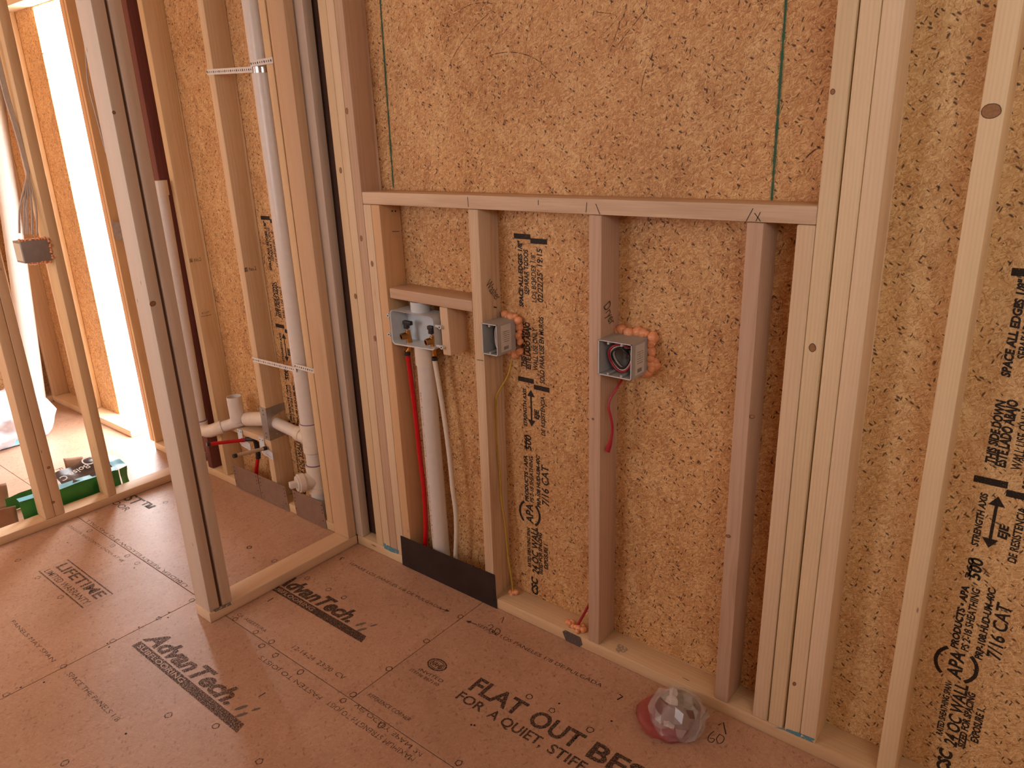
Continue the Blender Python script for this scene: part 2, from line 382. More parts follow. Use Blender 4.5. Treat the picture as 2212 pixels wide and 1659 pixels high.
UPZ = Vector((0, 0, 1)); NY = Vector((0, -1, 0))
PY = .089   # inner face of the sheathing
S = .0381

# ================================================================== FLOOR
floor = empty('floor', (-1, -1, -.0), kind='structure')
def floor_panel(x0, x1, y0, y1):
    g = .0012; bm = bmesh.new(); bm_box(bm, x0 + g, x1 - g, y0 + g, y1 - g, -.018, 0, .0008)
    return from_bm('floor_panel', bm, OSB_F, floor)
YS = -.571
fpA = floor_panel(-.425 - .0, 2.6, YS, .14)          # under the wall, right of the cross seam
fpB = floor_panel(-2.865, -.425, YS, .14)
fpZ = floor_panel(-5.2, -2.865, YS, .14)
fpC = floor_panel(-1.245, 1.195, YS - 1.219, YS)
fpD = floor_panel(-3.685, -1.245, YS - 1.219, YS)
fpE = floor_panel(-5.2, -3.685, YS - 1.219, YS)
fpF = floor_panel(1.195, 2.6, YS - 1.219, YS)
for a, b in ((-5.2, -2.0), (-2.0, .44), (.44, 2.6)): floor_panel(a, b, YS - 2.438, YS - 1.219)
for a, b in ((-5.2, -1.3), (-1.3, 1.14), (1.14, 2.6)): floor_panel(a, b, -4.2, YS - 2.438)
box('subfloor_joist_deck', M_HOLE, -5.2, 2.6, -4.2, .14, -.03, -.019, floor, 0)

# ================================================================== WALLS
wall_back = empty('wall_back', (0, .045, 0), kind='structure')
wall_left = empty('wall_left', (-2.285, -.6, 0), kind='structure')
wall_part = empty('wall_partition', (-1.12, -.3, 0), kind='structure')
wall_far = empty('wall_far', (-4.05, -1.5, 0), kind='structure')
H = 2.44
def wall_panel(x0, x1, z0, z1, mat=OSB_W, y=PY, parent=None):
    # local XY is the board's face
    w = (x1 - x0); h = z1 - z0; bm = bmesh.new(); bm_box(bm, -w / 2 + .001, w / 2 - .001, 0, h, -.0055, .0055, .0008)
    me = bpy.data.meshes.new('sheathing_panel'); bm.to_mesh(me); bm.free()
    M = Matrix.Translation((x0 + w / 2, y + .0056, z0)) @ Matrix.Rotation(math.pi / 2, 4, 'X')
    return link_mesh('sheathing_panel', me, mat, M, parent or wall_back)
wpA = wall_panel(-.905, .612, 0, H); wpR = wall_panel(.612, 1.831, 0, H, OSB_R); wall_panel(1.831, 2.6, 0, H)
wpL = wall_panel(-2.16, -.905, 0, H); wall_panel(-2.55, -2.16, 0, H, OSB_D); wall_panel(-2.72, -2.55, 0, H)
wpO = wall_panel(-4.2, -3.284, .0, H); wall_panel(-3.284, -2.72, 2.16, H)
# bottom plates of the back wall
YC = .0445
def plate(x0, x1, mat, z0=.0005, parent=wall_back, yc=YC, w=.089):
    return lumber((x0, yc, z0 + S / 2), (x1, yc, z0 + S / 2), w, S - .0005, mat, parent, 'bottom_plate', ref=(0, 1, 0), bev=.003)
plate(-1.0745, -.818, M_PALE); plate(-.818, -.372, M_TAN); plA = plate(-.372, .95, M_TAN); plate(.95, 2.6, M_TAN)
plate(-2.238, -1.166, M_TAN); plate(-2.70, -2.34, M_PALE); plate(-4.1, -2.965, M_PALE)
def stud(x0b, x0t, mat, zt=2.36, zb=S + .0005, w=S, parent=wall_back, y0=0, d=.0885, warp=0, **k):
    """left face at x0b (bottom), x0t (top)"""
    return lumber((x0b + w / 2, y0 + d / 2, zb), (x0t + w / 2, y0 + d / 2, zt), w, d, mat, parent, ref=(1, 0, 0), warp=warp, **k)
RZ = 1.3045
# cripples under the sill
st1 = stud(-.410, -.4064, M_STRIPE, RZ); st2 = stud(-.001, .0, M_PINK, RZ); st3 = stud(.4045, .4064, M_PINK, RZ)
c4 = stud(.5105, .514, M_PALE, RZ)
rail = lumber((-.856, YC, 1.3245), (.5525, YC, 1.3245), .089, S, M_STRIPE, wall_back, 'window_sill_plate', ref=(0, 1, 0), bev=.003)
st5 = stud(.5520, .5525, M_BLOND, w=.0370); st6 = stud(.5945, .5925, M_BLOND, w=.0375); st7 = stud(.6330, .6310, M_BLOND, w=.0385)
st8 = stud(.8115, .8115, M_BLOND, w=.0385)
stud(1.218, 1.218, M_TAN); stud(1.62, 1.62, M_TAN); stud(2.03, 2.03, M_TAN)
# studs left of the sill
stud(-.9605, -.9835, M_PALE); stud(-.9215, -.945, M_PALE, w=.0375); stud(-.8825, -.9065, M_PINK, w=.0385)
stud(-.8435, -.8565, M_PALE, RZ, w=.037); stL = stud(-.8055, -.8185, M_ORANGE, RZ, w=.0385)
lumber((-1.1, .0195, S), (-1.115, .0195, 2.36), .117, .037, M_GREY, wall_back, 'stud', ref=(1, 0, 0))
GAP_SHADE = wood_mat('gap_shade_brown', srgb(84, 58, 42), srgb(52, 34, 24))
box('gap_shade_strip', GAP_SHADE, -1.16, -.96, .045, .088, S + .001, 2.36, wall_back, .001)  # shade of the gap put in as a dark brown strip
# alcove studs
s1 = stud(-2.035, -2.085, M_TAN, w=.0385); s2 = stud(-1.628, -1.655, M_TAN, w=.0385)
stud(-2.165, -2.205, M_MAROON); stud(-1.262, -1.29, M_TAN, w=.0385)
# header block over the outlet box and its short side block
lumber((-.7655, YC, 1.0275), (-.4075, YC, 1.0245), .089, .034, M_PINK, wall_back, 'blocking', ref=(0, 1, 0))
blk = lumber((-.531, YC + .006, .853), (-.536, YC + .006, 1.0062), .034, .085, M_TAN, wall_back, 'blocking', ref=(1, 0, 0))
# partition that ends at the doubled post
lumber((-1.1195, -.625, S / 2 + .0005), (-1.1195, -.001, S / 2 + .0005), .089, S - .0005, M_PALE, wall_part, 'bottom_plate', ref=(1, 0, 0), bev=.003)
pA = lumber((-1.1195, -.6035, S + .0005), (-1.1285, -.6085, 2.36), .0885, .036, M_GREY, wall_part, ref=(1, 0, 0))
pB = lumber((-1.1195, -.5570, S + .0005), (-1.1285, -.5665, 2.36), .0885, .036, M_GREY, wall_part, ref=(1, 0, 0), warp=.002)
lumber((-1.1195, -.0225, S + .0005), (-1.141, -.0225, 2.36), .0885, .037, M_TAN, wall_part, ref=(1, 0, 0))
lumber((-1.1215, -.5803, S + .0005), (-1.1305, -.5876, 2.36), .080, .0085, wood_mat('filler_shade_brown', srgb(104, 76, 60), srgb(60, 40, 30)), wall_part, 'post_shade_filler', ref=(1, 0, 0), bev=.0008)  # filler added in dark brown so the gap in the post reads shaded
# far partition (left) with the doubled stud and the single stud
XL = -2.2855
lumber((XL, -4.0, S / 2 + .0005), (XL, -.002, S / 2 + .0005), .0885, S - .0005, M_TAN, wall_left, 'bottom_plate', ref=(1, 0, 0), bev=.006)
for y, t in ((-.6700, 0), (-.6315, 0), (-.4160, 0), (-1.04, 0), (-1.45, 0), (-1.85, 0), (-2.26, 0), (-2.66, 0), (-3.1, 0), (-3.5, 0)):
    lumber((XL, y, S + .0005), (XL, y + .002, 2.36), .0885, .0375, M_TAN if y < -.5 else M_TAN, wall_left, ref=(1, 0, 0))
# far room framing
stud(-2.742, -2.765, M_ORANGE); stud(-2.70, -2.72, M_TAN, w=.02)
stud(-3.55, -3.55, M_TAN); stud(-3.98 - S, -3.98 - S, M_TAN)
stud(-3.62, -3.62, M_TAN)
lumber((-3.60, YC, 2.21), (-2.68, YC, 2.21), .089, .09, M_PALE, wall_back, 'door_header', ref=(0, 1, 0))
M4 = Matrix.Translation((-4.105, -2.0, 0)) @ Matrix.Rotation(math.pi / 2, 4, 'Z') @ Matrix.Rotation(math.pi / 2, 4, 'X')
bm = bmesh.new(); bm_box(bm, -2.1, 2.1, 0, H, -.005, .005, 0); me = bpy.data.meshes.new('p'); bm.to_mesh(me); bm.free()
link_mesh('sheathing_panel', me, OSB_W, M4, wall_far)
lumber((-4.055, -4, S / 2), (-4.055, -.0, S / 2), .0885, S, M_PALE, wall_far, 'bottom_plate', ref=(1, 0, 0))
for y in (-.10, -.14, -.5, -.91, -1.32, -1.72, -2.13, -2.53, -2.94, -3.35, -3.75):
    lumber((-4.055, y, S + .0005), (-4.055, y, 2.36), .0885, S, M_TAN, wall_far, ref=(1, 0, 0))
# ceiling and the unseen sides of the house
cbm = bmesh.new(); bm_box(cbm, -4.3, 2.7, -4.2, .14, 2.445, 2.46, 0); from_bm('ceiling', cbm, OSB_W, kind='structure')
wr = bmesh.new(); bm_box(wr, 2.62, 2.66, -4.2, .14, 0, 2.44, 0); from_bm('wall_right', wr, OSB_W, kind='structure')
wf = bmesh.new(); bm_box(wf, -4.2, 2.62, -2.94, -2.90, 0, 2.44, 0); from_bm('wall_front', wf, OSB_W, kind='structure')

# ================================================================== PRINTING ON THE SUBFLOOR
def F(px, py): return at(px, py, 'z', 0.0)
def fp(p):    # which floor panel a point lies on
    if p.y > YS: return fpZ if p.x < -2.865 else (fpB if p.x < -.425 else fpA)
    return fpE if p.x < -3.685 else (fpD if p.x < -1.245 else (fpC if p.x < 1.195 else fpF))
def ftext(s, pa, pb, h, mat=INK_F, shear=0., bold=0., up=(0, 1, 0)):
    a = F(*pa); b = F(*pb); b.y = a.y + (b.y - a.y) * .4
    return text_on(fp((a + b) / 2), s, a, b, up, h, mat, shear, bold)
A3 = lambda x, y: (800 + x / 2.911, 1250 + y / 2.911)
C2 = lambda x, y: (400 + x / 3.26, 1150 + y / 3.26)
B2 = lambda x, y: (780 + x / 3.16, 1000 + y / 3.16)
L2 = lambda x, y: (x / 2.725, 1050 + y / 2.725)
def fquad(x0, x1, y0, y1, mat=INK_F): return poly(fp(Vector(((x0 + x1) / 2, (y0 + y1) / 2, 0))), [(x0, y0, 0), (x1, y0, 0), (x1, y1, 0), (x0, y1, 0)], (0, 0, 1), mat)
# big slogan
for w_, a_, b_ in (('FLAT', -.187, -.006), ('OUT', .024, .184), ('BEST', .214, .43)): text_on(fpA, w_, (a_, -.341, 0), (b_, -.341, 0), (0, 1, 0), .058, INK_F, 0, .026)
for w_, a_, b_ in (('FOR', -.192, -.099), ('A', -.076, -.045), ('QUIET,', -.032, .106), ('STIFF', .126, .236), ('FLOOR', .262, .40)): text_on(fpA, w_, (a_, -.390, 0), (b_, -.390, 0), (0, 1, 0), .033, INK_F, 0, .018)
text_on(fpB, 'FLAT OUT BEST\u2122', (-2.86, -.375, 0), (-2.055, -.375, 0), (0, 1, 0), .056, INK_F, 0, .018)
text_on(fpB, 'FOR A QUIET, STIFF FLOOR', (-2.86, -.425, 0), (-2.12, -.425, 0), (0, 1, 0), .030, INK_F, 0, .008)
# company lettering, twice
def logo(par, x0, x1, yb, m, faded=False):
    w = x1 - x0
    text_on(par, 'AdvanTech.', (x0 - .075, yb + .040, 0), (x1 - .115, yb + .040, 0), (0, 1, 0), .058, m, .30, .04)
    poly(par, [(x0 - .07, yb, 0), (x1, yb, 0), (x1 - .012, yb + .030, 0), (x0 - .07, yb + .030, 0)], (0, 0, 1), m)
    text_on(par, 'SUBFLOORING', (x0 - .05, yb + .007, 0), (x0 + w * .42, yb + .007, 0), (0, 1, 0), .017, OSB_F, 0, .01, off=.0012)
    for k, (dx, dy, r) in enumerate(((-.075, .060, .017), (-.05, .045, .016), (-.035, .082, .012))):   # drops
        c = Vector((x1 + dx, yb + dy, 0)); poly(par, [c + Vector((math.cos(t) * r * .42 + math.sin(t) * r * .45, math.sin(t) * r, 0)) for t in [i * math.pi / 6 for i in range(12)]], (0, 0, 1), GREYINK)
GREYINK = ink_mat('grey_drop_print', srgb(104, 104, 100), .30, .48, 300, .75)
logo(fpA if False else fpB, -1.05, -.594, -.390, INK_F)
logo(fpC, -1.106, -.573, -.840, INK_FADE)
# warranty stamp
lp = [(-1.905, -.845, 0), (-1.520, -.845, 0), (-1.520, -.745, 0), (-1.905, -.745, 0)]
ribbon(fpD, lp, .005, (0, 0, 1), INK_FADE, closed=True)
text_on(fpD, 'LIFETIME', (-1.885, -.795, 0), (-1.535, -.795, 0), (0, 1, 0), .040, INK_FADE, 0, .02)
text_on(fpD, 'LIMITED WARRANTY', (-1.89, -.835, 0), (-1.535, -.835, 0), (0, 1, 0), .024, INK_FADE, 0, .008)
# gap notes and dates
ftext('SEPARE LOS PANELES 1/8 DE PULGADA', C2(1150, 222), B2(540, 1003), .014)
ftext('SEPARE LOS PANELES 1/8 DE PULGADA', B2(785, 1110), B2(1635, 1535), .015)
for a, b in ((B2(535, 993), B2(600, 1013)), (B2(790, 1105), B2(722, 1080))):
    p0, p1 = F(*a), F(*b); d = (p1 - p0).normalized(); s_ = Vector((-d.y, d.x, 0)); P_ = fp(p0)
    ribbon(P_, [p0, p1], .0035, (0, 0, 1), INK_F); poly(P_, [p1 + d * .004, p1 - d * .014 + s_ * .008, p1 - d * .014 - s_ * .008], (0, 0, 1), INK_F)
ftext('CA  ABERTURA', C2(360, 580), C2(565, 700), .013)
ftext('12-14-24  23:20  CV', C2(748, 815), C2(1120, 1030), .017)
ftext('REFERENCE CORNER', C2(1280, 1150), C2(1580, 1330), .014)
ftext('UNDER RED YELLOW TO INSTALL', L2(1110, 585), L2(520, 195), .014, INK_FADE, 0, 0, (0, -1, 0))
ftext('STAGGER END JOINTS UNDER AT 48', L2(395, 235), L2(730, 440), .012, INK_FADE)
ftext('MAXIMUM STRENGTH TO JOIST', C2(1625, 1590), C2(1010, 1190), .017, INK_FADE, 0, 0, (0, -1, 0))
ftext('FASTEN TO JOISTS', C2(970, 1160), C2(540, 870), .016, INK_FADE, 0, 0, (0, -1, 0))
ftext('VELOCITY SPAN 24', B2(-25, 1640), C2(1640, 1600), .014, INK_FADE, 0, 0, (0, -1, 0))
ftext('PANELS MAY SPAN', L2(60, 800), L2(310, 1035), .014, INK_FADE)
ftext('SPACE THE PANELS 1/8', L2(390, 1110), L2(690, 1385), .016, INK_FADE)
# round certification mark
c_ = F(*A3(420, 542)); par = fp(c_)
bm = bmesh.new()
ribbon(par, ring_pts(c_, (1, 0, 0), (0, 1, 0), .032, .022, 28, jit=.0), .005, (0, 0, 1), INK_F, closed=True)
ribbon(par, ring_pts(c_, (1, 0, 0), (0, 1, 0), .025, .016, 24, jit=.0), .0025, (0, 0, 1), INK_F, closed=True)
text_on(par, 'NAHB', c_ + Vector((-.021, -.009, 0)), c_ + Vector((.021, -.009, 0)), (0, 1, 0), .018, INK_F, 0, .04)
ftext('INVITED', A3(300, 575), A3(455, 650), .012); ftext('ITEM# 867190', A3(245, 578), A3(420, 678), .012)
# fastener rings printed on the boards
RINGS = [(664, 1249), (709, 1273.6), (743, 1291), (552.8, 1365.6), (586.5, 1387), (565.6, 1395), (595, 1415.6), (649, 1452), (763, 1500.6), (741.4, 1513.5), (840.8, 1445), (824, 1567), (560, 1645), (539, 1183), (592.6, 1212), (508, 1338), (994.8, 1332.4), (921, 1385), (990.7, 1648.5), (38.5, 1210.7), (193.8, 1147), (252.5, 1168), (275, 1201), (296.5, 1217), (316, 1210.7), (243, 1179.5), (415, 1296.6), (343, 1336), (244, 1384.7), (137.6, 1439.7), (12.8, 1501), (357.8, 1085), (131, 1290), (81.5, 1248), (387, 1257), (466, 1568.5), (538.7, 1182), (140, 1648), (1143, 1505), (1192, 1535), (1275, 1577), (364, 1545), (1385, 1450)]
for i, (x, y) in enumerate(RINGS):
    c = F(x, y); m_ = INK_F if x > 450 else INK_FADE
    ribbon(fp(c), ring_pts(c, (1, 0, 0), (0, 1, 0), .0095, .0095, 10 if i % 3 else 5, jit=.12), .0032, (0, 0, 1), m_, closed=True)
for x, y in ((365, 1323), (363, 1334), (343, 1333), (300, 1355), (232, 1390), (236, 1398), (45, 1485), (95, 1474), (272, 1585), (1321, 1558), (1025, 1567), (1018, 1566), (146, 1172), (290, 1227), (580, 1237), (1208, 1520), (462, 1193), (548, 1205)):
    c = F(x, y); dot(fp(c), c, (0, 0, 1), .0032, M_HOLE)
# pen marks on the floor
def ink_line(par, pts, nrm, w=.0022, mat=None): return ribbon(par, pts, w, nrm, mat or PEN, name='pen_mark')
U3 = (0, 0, 1)
Q = lambda *ps: [F(*p) for p in ps]
ink_line(fpA, Q(B2(960, 1092), B2(975, 1052), B2(950, 1068)), U3)
def digits(ox, oy, s, which, par, skew=.35):
    """hand-written figures drawn as strokes in px units on the floor"""
    G = {'3': [(0, 0), (8, -3), (12, 3), (5, 8), (12, 11), (9, 19), (0, 18)], '0': [(6, 0), (0, 8), (3, 17), (11, 15), (14, 6), (6, 0)], '6': [(11, 0), (2, 8), (0, 17), (7, 21), (12, 15), (3, 13)]}
    x = ox
    for ch in which:
        ink_line(par, catmull([F(x + gx * s, oy + gy * s + (x - ox) * skew) for gx, gy in G[ch]], 4), U3); x += 16 * s
digits(1055, 1352, .85, '30', fpA)
SQ = lambda x, y: (1480 + x / 2.518, 1000 + y / 2.518)
ink_line(fpA, Q(SQ(222, 1477), SQ(208, 1412), SQ(180, 1427)), U3, .003)
digits(SQ(125, 0)[0], SQ(0, 1460)[1], 1.15, '60', fpA)
ink_line(fpA, Q(SQ(120, 1342), SQ(85, 1400)), U3, .003); ink_line(fpA, Q(SQ(60, 1395), SQ(72, 1425), SQ(45, 1412)), U3, .0025); ink_line(fpA, Q(SQ(30, 1470), SQ(-5, 1520)), U3, .0022)
ink_line(fpA, Q((734, 1210), (739, 1204), (744, 1206)), U3, .004); ink_line(fpB, Q(C2(580, 487), C2(622, 462)), U3, .004)
ink_line(fpC, Q(C2(515, 1160), C2(565, 1130), C2(540, 1145)), U3, .003); ink_line(fpA, Q((1338, 1500), (1345, 1505), (1333, 1512)), U3, .004)

# ================================================================== PRINTING ON THE WALL BOARDS
def wt(par, dx, s, x, z0, z1, h, bold=.045, shear=.12, mat=INK):
    return text_on(par, s, (x + dx, PY, z0), (x + dx, PY, z1), (-1, 0, 0), h, mat, shear, bold)
def wquad(par, x0, x1, z0, z1): return poly(par, [(x0, PY, z0), (x1, PY, z0), (x1, PY, z1), (x0, PY, z1)], NY, INK)
def stamp_column(par, dx):
    def W(px, py): return at(px, py, 'y', PY)
    T1 = lambda x, y: W(1100 + x / 3.773, 860 + y / 3.773); T2 = lambda x, y: W(1100 + x / 4.147, 480 + y / 4.147)
    def line(T, s, xb, yb, yt, h, **k):
        a = T(xb, yb); b = T(xb - 4, yt); wt(par, dx, s, (a.x + b.x) / 2, a.z, b.z, h, **k)
    line(T1, 'CSC', 235, 1610, 1470, .026, bold=.05)
    line(T1, '24 OC WALL', 238, 1440, 1060, .026, bold=.03)
    line(T1, 'RATED SHEATHING SPAN', 176, 1380, 1060, .013, bold=.04)
    line(T1, 'SIZED FOR SPACING', 270, 1440, 1100, .014)
    line(T1, 'EXPOSURE 1', 316, 1400, 1195, .015)
    line(T1, 'APA', 196, 1030, 870, .028, bold=.03)
    line(T1, 'PS 2-18 SHEATHING', 198, 855, 480, .015, bold=.03)
    line(T1, 'PRODUCTS \u2022 APA', 156, 845, 470, .014, bold=.05)
    line(T1, 'PRP-108 HUD-UM-40C', 254, 895, 470, .014)
    line(T1, '7/16 CAT', 323, 885, 555, .027, bold=.02)
    line(T1, '500', 181, 430, 305, .022, bold=.03); line(T1, '360', 146, 430, 300, .010)
    line(T1, 'EJE', 242, 178, 95, .016)
    line(T1, 'DE RESISTENCIA', 293, 310, -10, .015, bold=.03)
    line(T2, 'STRENGTH AXIS', 158, 1830, 1490, .013, bold=.04)
    line(T2, 'THIS SIDE DOWN', 143, 1300, 905, .016, bold=.05)
    line(T2, 'ESTE LADO ABAJO', 190, 1320, 900, .018, bold=.05)
    line(T2, 'WALL USE ONLY', 256, 1330, 950, .018, bold=.02)
    line(T2, 'SOLO PARA USE EN MUROS', 313, 1450, 850, .017, bold=.03)
    line(T2, 'SPACE ALL EDGES 1/8"', 122, 760, 165, .015, bold=.05)
    line(T2, 'SEPARAR TODOS', 174, 650, 245, .016, bold=.03)
    line(T2, 'LOS BORDES 1/8"', 241, 720, 275, .017, bold=.01)
    line(T2, '02/22/25  19:15', 300, 720, 240, .019, bold=.02)
    for T, x0, x1, y0, y1 in ((T2, 82, 220, 1395, 1430), (T2, 222, 360, 1470, 1510), (T2, 42, 190, 112, 142), (T2, 190, 340, 158, 185)):
        a = T(x0, y1); b = T(x1, y0); wquad(par, a.x + dx, b.x + dx, (a.z + b.z) / 2 - .0075, (a.z + b.z) / 2 + .0075)
    # two-headed arrow
    a = W(1147, 846); b = W(1148.7, 917.6); x = (a.x + b.x) / 2 + dx
    ribbon(par, [(x, PY, a.z - .01), (x, PY, b.z + .01)], .006, NY, INK)
    for z, s in ((a.z, 1), (b.z, -1)): poly(par, [(x, PY, z + .006 * s), (x + .015, PY, z - .016 * s), (x - .015, PY, z - .016 * s)], NY, INK)
    c = W(1144.5, 1109)
    for t0 in (.55, 3.70): ribbon(par, ring_pts((c.x + dx, PY, c.z), (0, 0, 1), (-1, 0, 0), .043, .040, 12, t0, t0 + 2.1, .01), .008, NY, INK)
stamp_column(wpA, 0); stamp_column(wpR, 1.206); stamp_column(wpL, -1.262)
# green fuzzy line where the window opening will be sawn out
def cut_line(par, p, q):
    P = []; a = Vector(p); b = Vector(q); n = 70; rr = random.Random(3)
    bm = bmesh.new(); L = []; R = []
    for i in range(n + 1):
        c = a.lerp(b, i / n); w = rr.uniform(.0012, .0032)
        L.append(bm.verts.new(c + Vector((-w, -.0008, 0)))); R.append(bm.verts.new(c + Vector((w, -.0008, 0))))
    for i in range(n): bm.faces.new((L[i], R[i], R[i + 1], L[i + 1]))
    from_bm('saw_cut_line', bm, M_GREEN, par)
    bm = bmesh.new(); L = []; R = []
    for i in range(n + 1):
        c = a.lerp(b, i / n); w = rr.uniform(.003, .008)
        L.append(bm.verts.new(c + Vector((-w, -.0004, 0)))); R.append(bm.verts.new(c + Vector((w, -.0004, 0))))
    for i in range(n): bm.faces.new((L[i], R[i], R[i + 1], L[i + 1]))
    from_bm('green_fringe', bm, M_GREENH, par)
cut_line(wpA, at(850, 405, 'y', PY), at(806, -220, 'y', PY)); cut_line(wpA, at(1667, 432, 'y', PY), at(1714, -220, 'y', PY))
# scribbled saw-blade scratches on the big board
def wl(par, pts, w=.0016, m=None): ribbon(par, catmull([at(x, y, 'y', PY) for x, y in pts], 5), w, NY, m or SCR, name='scratch')
SCR = ink_mat('scratch', srgb(96, 56, 36), .35, .55, 120, .8)
G5 = lambda x, y: (760 + x / 2.962, y / 2.962)
wl(wpA, [G5(620, 430), G5(680, 310), G5(780, 180), G5(905, 50), G5(880, 20), G5(760, 30), G5(650, 95)])
wl(wpA, [G5(830, 400), G5(900, 350), G5(1040, 335), G5(1180, 380), G5(1310, 500)], .002)
wl(wpA, [G5(880, 350), G5(940, 250), G5(1020, 155)])
wl(wpA, [G5(1580, 245), G5(1680, 140), G5(1680, 95), G5(1550, 75)]); wl(wpA, [G5(1640, 370), G5(1690, 220), G5(1740, 90)])
wl(wpA, [G5(1700, 290), G5(1880, 60), G5(1885, 40)]); wl(wpA, [G5(1850, 590), G5(1870, 480), G5(1930, 310), G5(1820, 340)]); wl(wpA, [(1733, 350), (1750, 332), (1772, 316)], .003)

# ================================================================== MARKS ON THE FRAMING
def W0(px, py, y=0.0): return at(px, py, 'y', y)
AA = lambda x, y: (780 + x / 3.16, 560 + y / 3.16)
def sidept(px, py, x): return at(px, py, 'x', x)
def pen_side(par, strokes, x, w=.0016):
    for st in strokes: ink_line(par, catmull([sidept(*p, x) for p in st], 4), (1, 0, 0), w)
# hand-written words on the stud sides
def hand_text(par, s, pa, pb, x, h):
    a = sidept(*pa, x); b = sidept(*pb, x)
    text_on(par, s, a, b, Vector((0, 1, 0)).cross(Vector((0, 0, 1))) if False else (b - a).cross(Vector((-1, 0, 0))), h, PEN, .25, -.005, name='handwriting')
hand_text(st1, 'Washer', AA(850, 182), AA(925, 292), -.366, .030)
hand_text(st2, 'Dryer', AA(1655, 325), AA(1700, 462), .040, .034)
pen_side(st1, [[AA(905, 325), AA(925, 330)]], -.366, .004)
ink_line(st1, [W0(*AA(790, 685)), W0(*AA(835, 692))], NY, .002)
for a, b in (((1163, 432), (1163, 443)), ((1268, 437), (1266, 459)), ((1287, 440), (1296, 463)), ((1010, 425), (1012, 447)), ((1627, 450), (1612, 478)), ((1630, 460), (1643, 478)), ((1643, 458), (1633, 478))):
    ink_line(rail, [W0(*a), W0(*b)], NY, .0018)
for px, py in ((854, 456), (847, 456)): dot(stL, sidept(px, py, -.779), (1, 0, 0), .003, M_HOLE)
ink_line(stL, [sidept(847, 500, -.779), sidept(862, 500, -.779)], (1, 0, 0), .002)
# large knots
def knot(par, c, nrm, a, ra, rb, ring=True):
    c = Vector(c); n = Vector(nrm); a = Vector(a).normalized(); b = n.cross(a)
    poly(par, ring_pts(c, a, b, ra, rb, 14, jit=.05), n, KN, 'knot', .0004)
    ribbon(par, ring_pts(c, a, b, ra, rb, 16, jit=.05), .0012, n, KD, 'knot_edge', .0006, True)
KN = plain('knot_wood', srgb(168, 122, 78), .6, var=.12, nscale=200); KD = plain('knot_rim', srgb(92, 58, 42), .7)
knot(st8, W0(2141, 240), NY, (1, 0, 0), .015, .012); knot(st5, W0(1799, 198), NY, (0, 0, 1), .005, .004); knot(st6, W0(1755, 751), NY, (0, 0, 1), .009, .007)
knot(st6, W0(1716, 1477), NY, (.3, 0, 1), .006, .0035); knot(s2, at(508, 420, 'x', -1.606), (1, 0, 0), (0, 1, .4), .010, .006)
knot(pA, at(330, 656, 'x', -1.078), (1, 0, 0), (0, 1, .3), .009, .007); knot(pA, at(246, 243, 'x', -1.078), (1, 0, 0), (0, 1, 0), .004, .004)
for x_, y_ in ((780.5, 515), (804, 569.7), (810, 731), (749.4, 239.7), (736, 368), (768, 640)): knot(wall_back, W0(x_, y_), NY, (0, 0, 1), .009, .0055)
for x_, y_ in ((1573, 1158), (1625, 900)): knot(st3, W0(x_, y_), NY, (1, 0, .2), .006, .004)
knot(st2, W0(1281, 905), NY, (1, 0, 0), .003, .003)
for x_, y_ in ((115, 1085), (105, 1010)): knot(wall_left, at(x_, y_, 'x', -2.2412), (1, 0, 0), (0, 1, 0), .006, .005)
# grade stamps on the alcove studs
for par, x, pts in ((s1, -2.008, ((422, 562), (445, 679))), (s2, -1.601, ((541, 582), (562, 705)))):
    for k, p in enumerate(pts):
        c = at(*p, 'x', x); 
        if k == 0:
            text_on(par, '\u25a0 No.2', c + Vector((.0, -.026, -.006)), c + Vector((0, .026, -.006)), (0, 0, 1), .016, INK_FADE, 0, .02)
        else:
            text_on(par, 'KD-HT', c + Vector((.0, -.018, .004)), c + Vector((0, .018, .004)), (0, 0, 1), .008, INK_FADE, 0, .02); ribbon(par, [c + Vector((0, -.024, -.006)), c + Vector((0, .024, -.006))], .003, (1, 0, 0), INK_FADE)
# coloured sealant smears and the dark smudge
def smear(par, pts, nrm, mat, name): return poly(par, pts, nrm, mat, name, .0007)
smear(wall_back, [W0(*p) for p in ((829, 1172), (842, 1180), (862, 1189), (861, 1197), (845, 1192), (830, 1184))], NY, M_BLUE, 'blue_sealant_smear')
smear(wall_back, [W0(*p) for p in ((1671, 1570), (1700, 1574), (1725, 1582), (1760, 1596), (1757, 1604), (1722, 1590), (1694, 1577))], NY, M_BLUE, 'blue_sealant_smear')
smear(wall_back, [W0(*B2(*p)) for p in ((1375, 1150), (1395, 1140), (1500, 1190), (1512, 1240), (1490, 1262), (1400, 1215))], NY, M_SMUDGE, 'dark_smudge')
smear(wall_part, [at(*p, 'x', -1.0745) for p in ((460, 1318), (497, 1300), (500, 1306), (465, 1322))], (1, 0, 0), M_GREYSEAL, 'grey_sealant_smear')

# ================================================================== NAIL PLATES
def nail_plate(name, quad, mat, label, group=None, holes=(), slots=(), tabs=True, t=.0015):
    r = empty(name, (sum(q[0] for q in quad) / 4, -.002, min(q[1] for q in quad)), label=label, cat='nail plate', group=group)
    bm = bmesh.new(); f = [bm.verts.new((x, -.0020 - t, z)) for x, z in quad]; b = [bm.verts.new((x, -.0020, z)) for x, z in quad]
    bm.faces.new(f); bm.faces.new(b[::-1])
    for i in range(4): bm.faces.new((f[i], b[i], b[(i + 1) % 4], f[(i + 1) % 4]))
    from_bm('plate', bm, mat, r)
    for x, z in holes: dot(r, (x, -.0020 - t, z), NY, .0028, M_HOLE, 'hole')
    for x, z in slots: ribbon(r, [(x, -.0020 - t, z + .006), (x + .004, -.0020 - t, z - .006)], .004, NY, M_STEEL, 'bright_slot')
    return r
def qhole(q, cols, zs): return [(q[0] + (q[1] - q[0]) * c, z) for c in cols for z in zs]
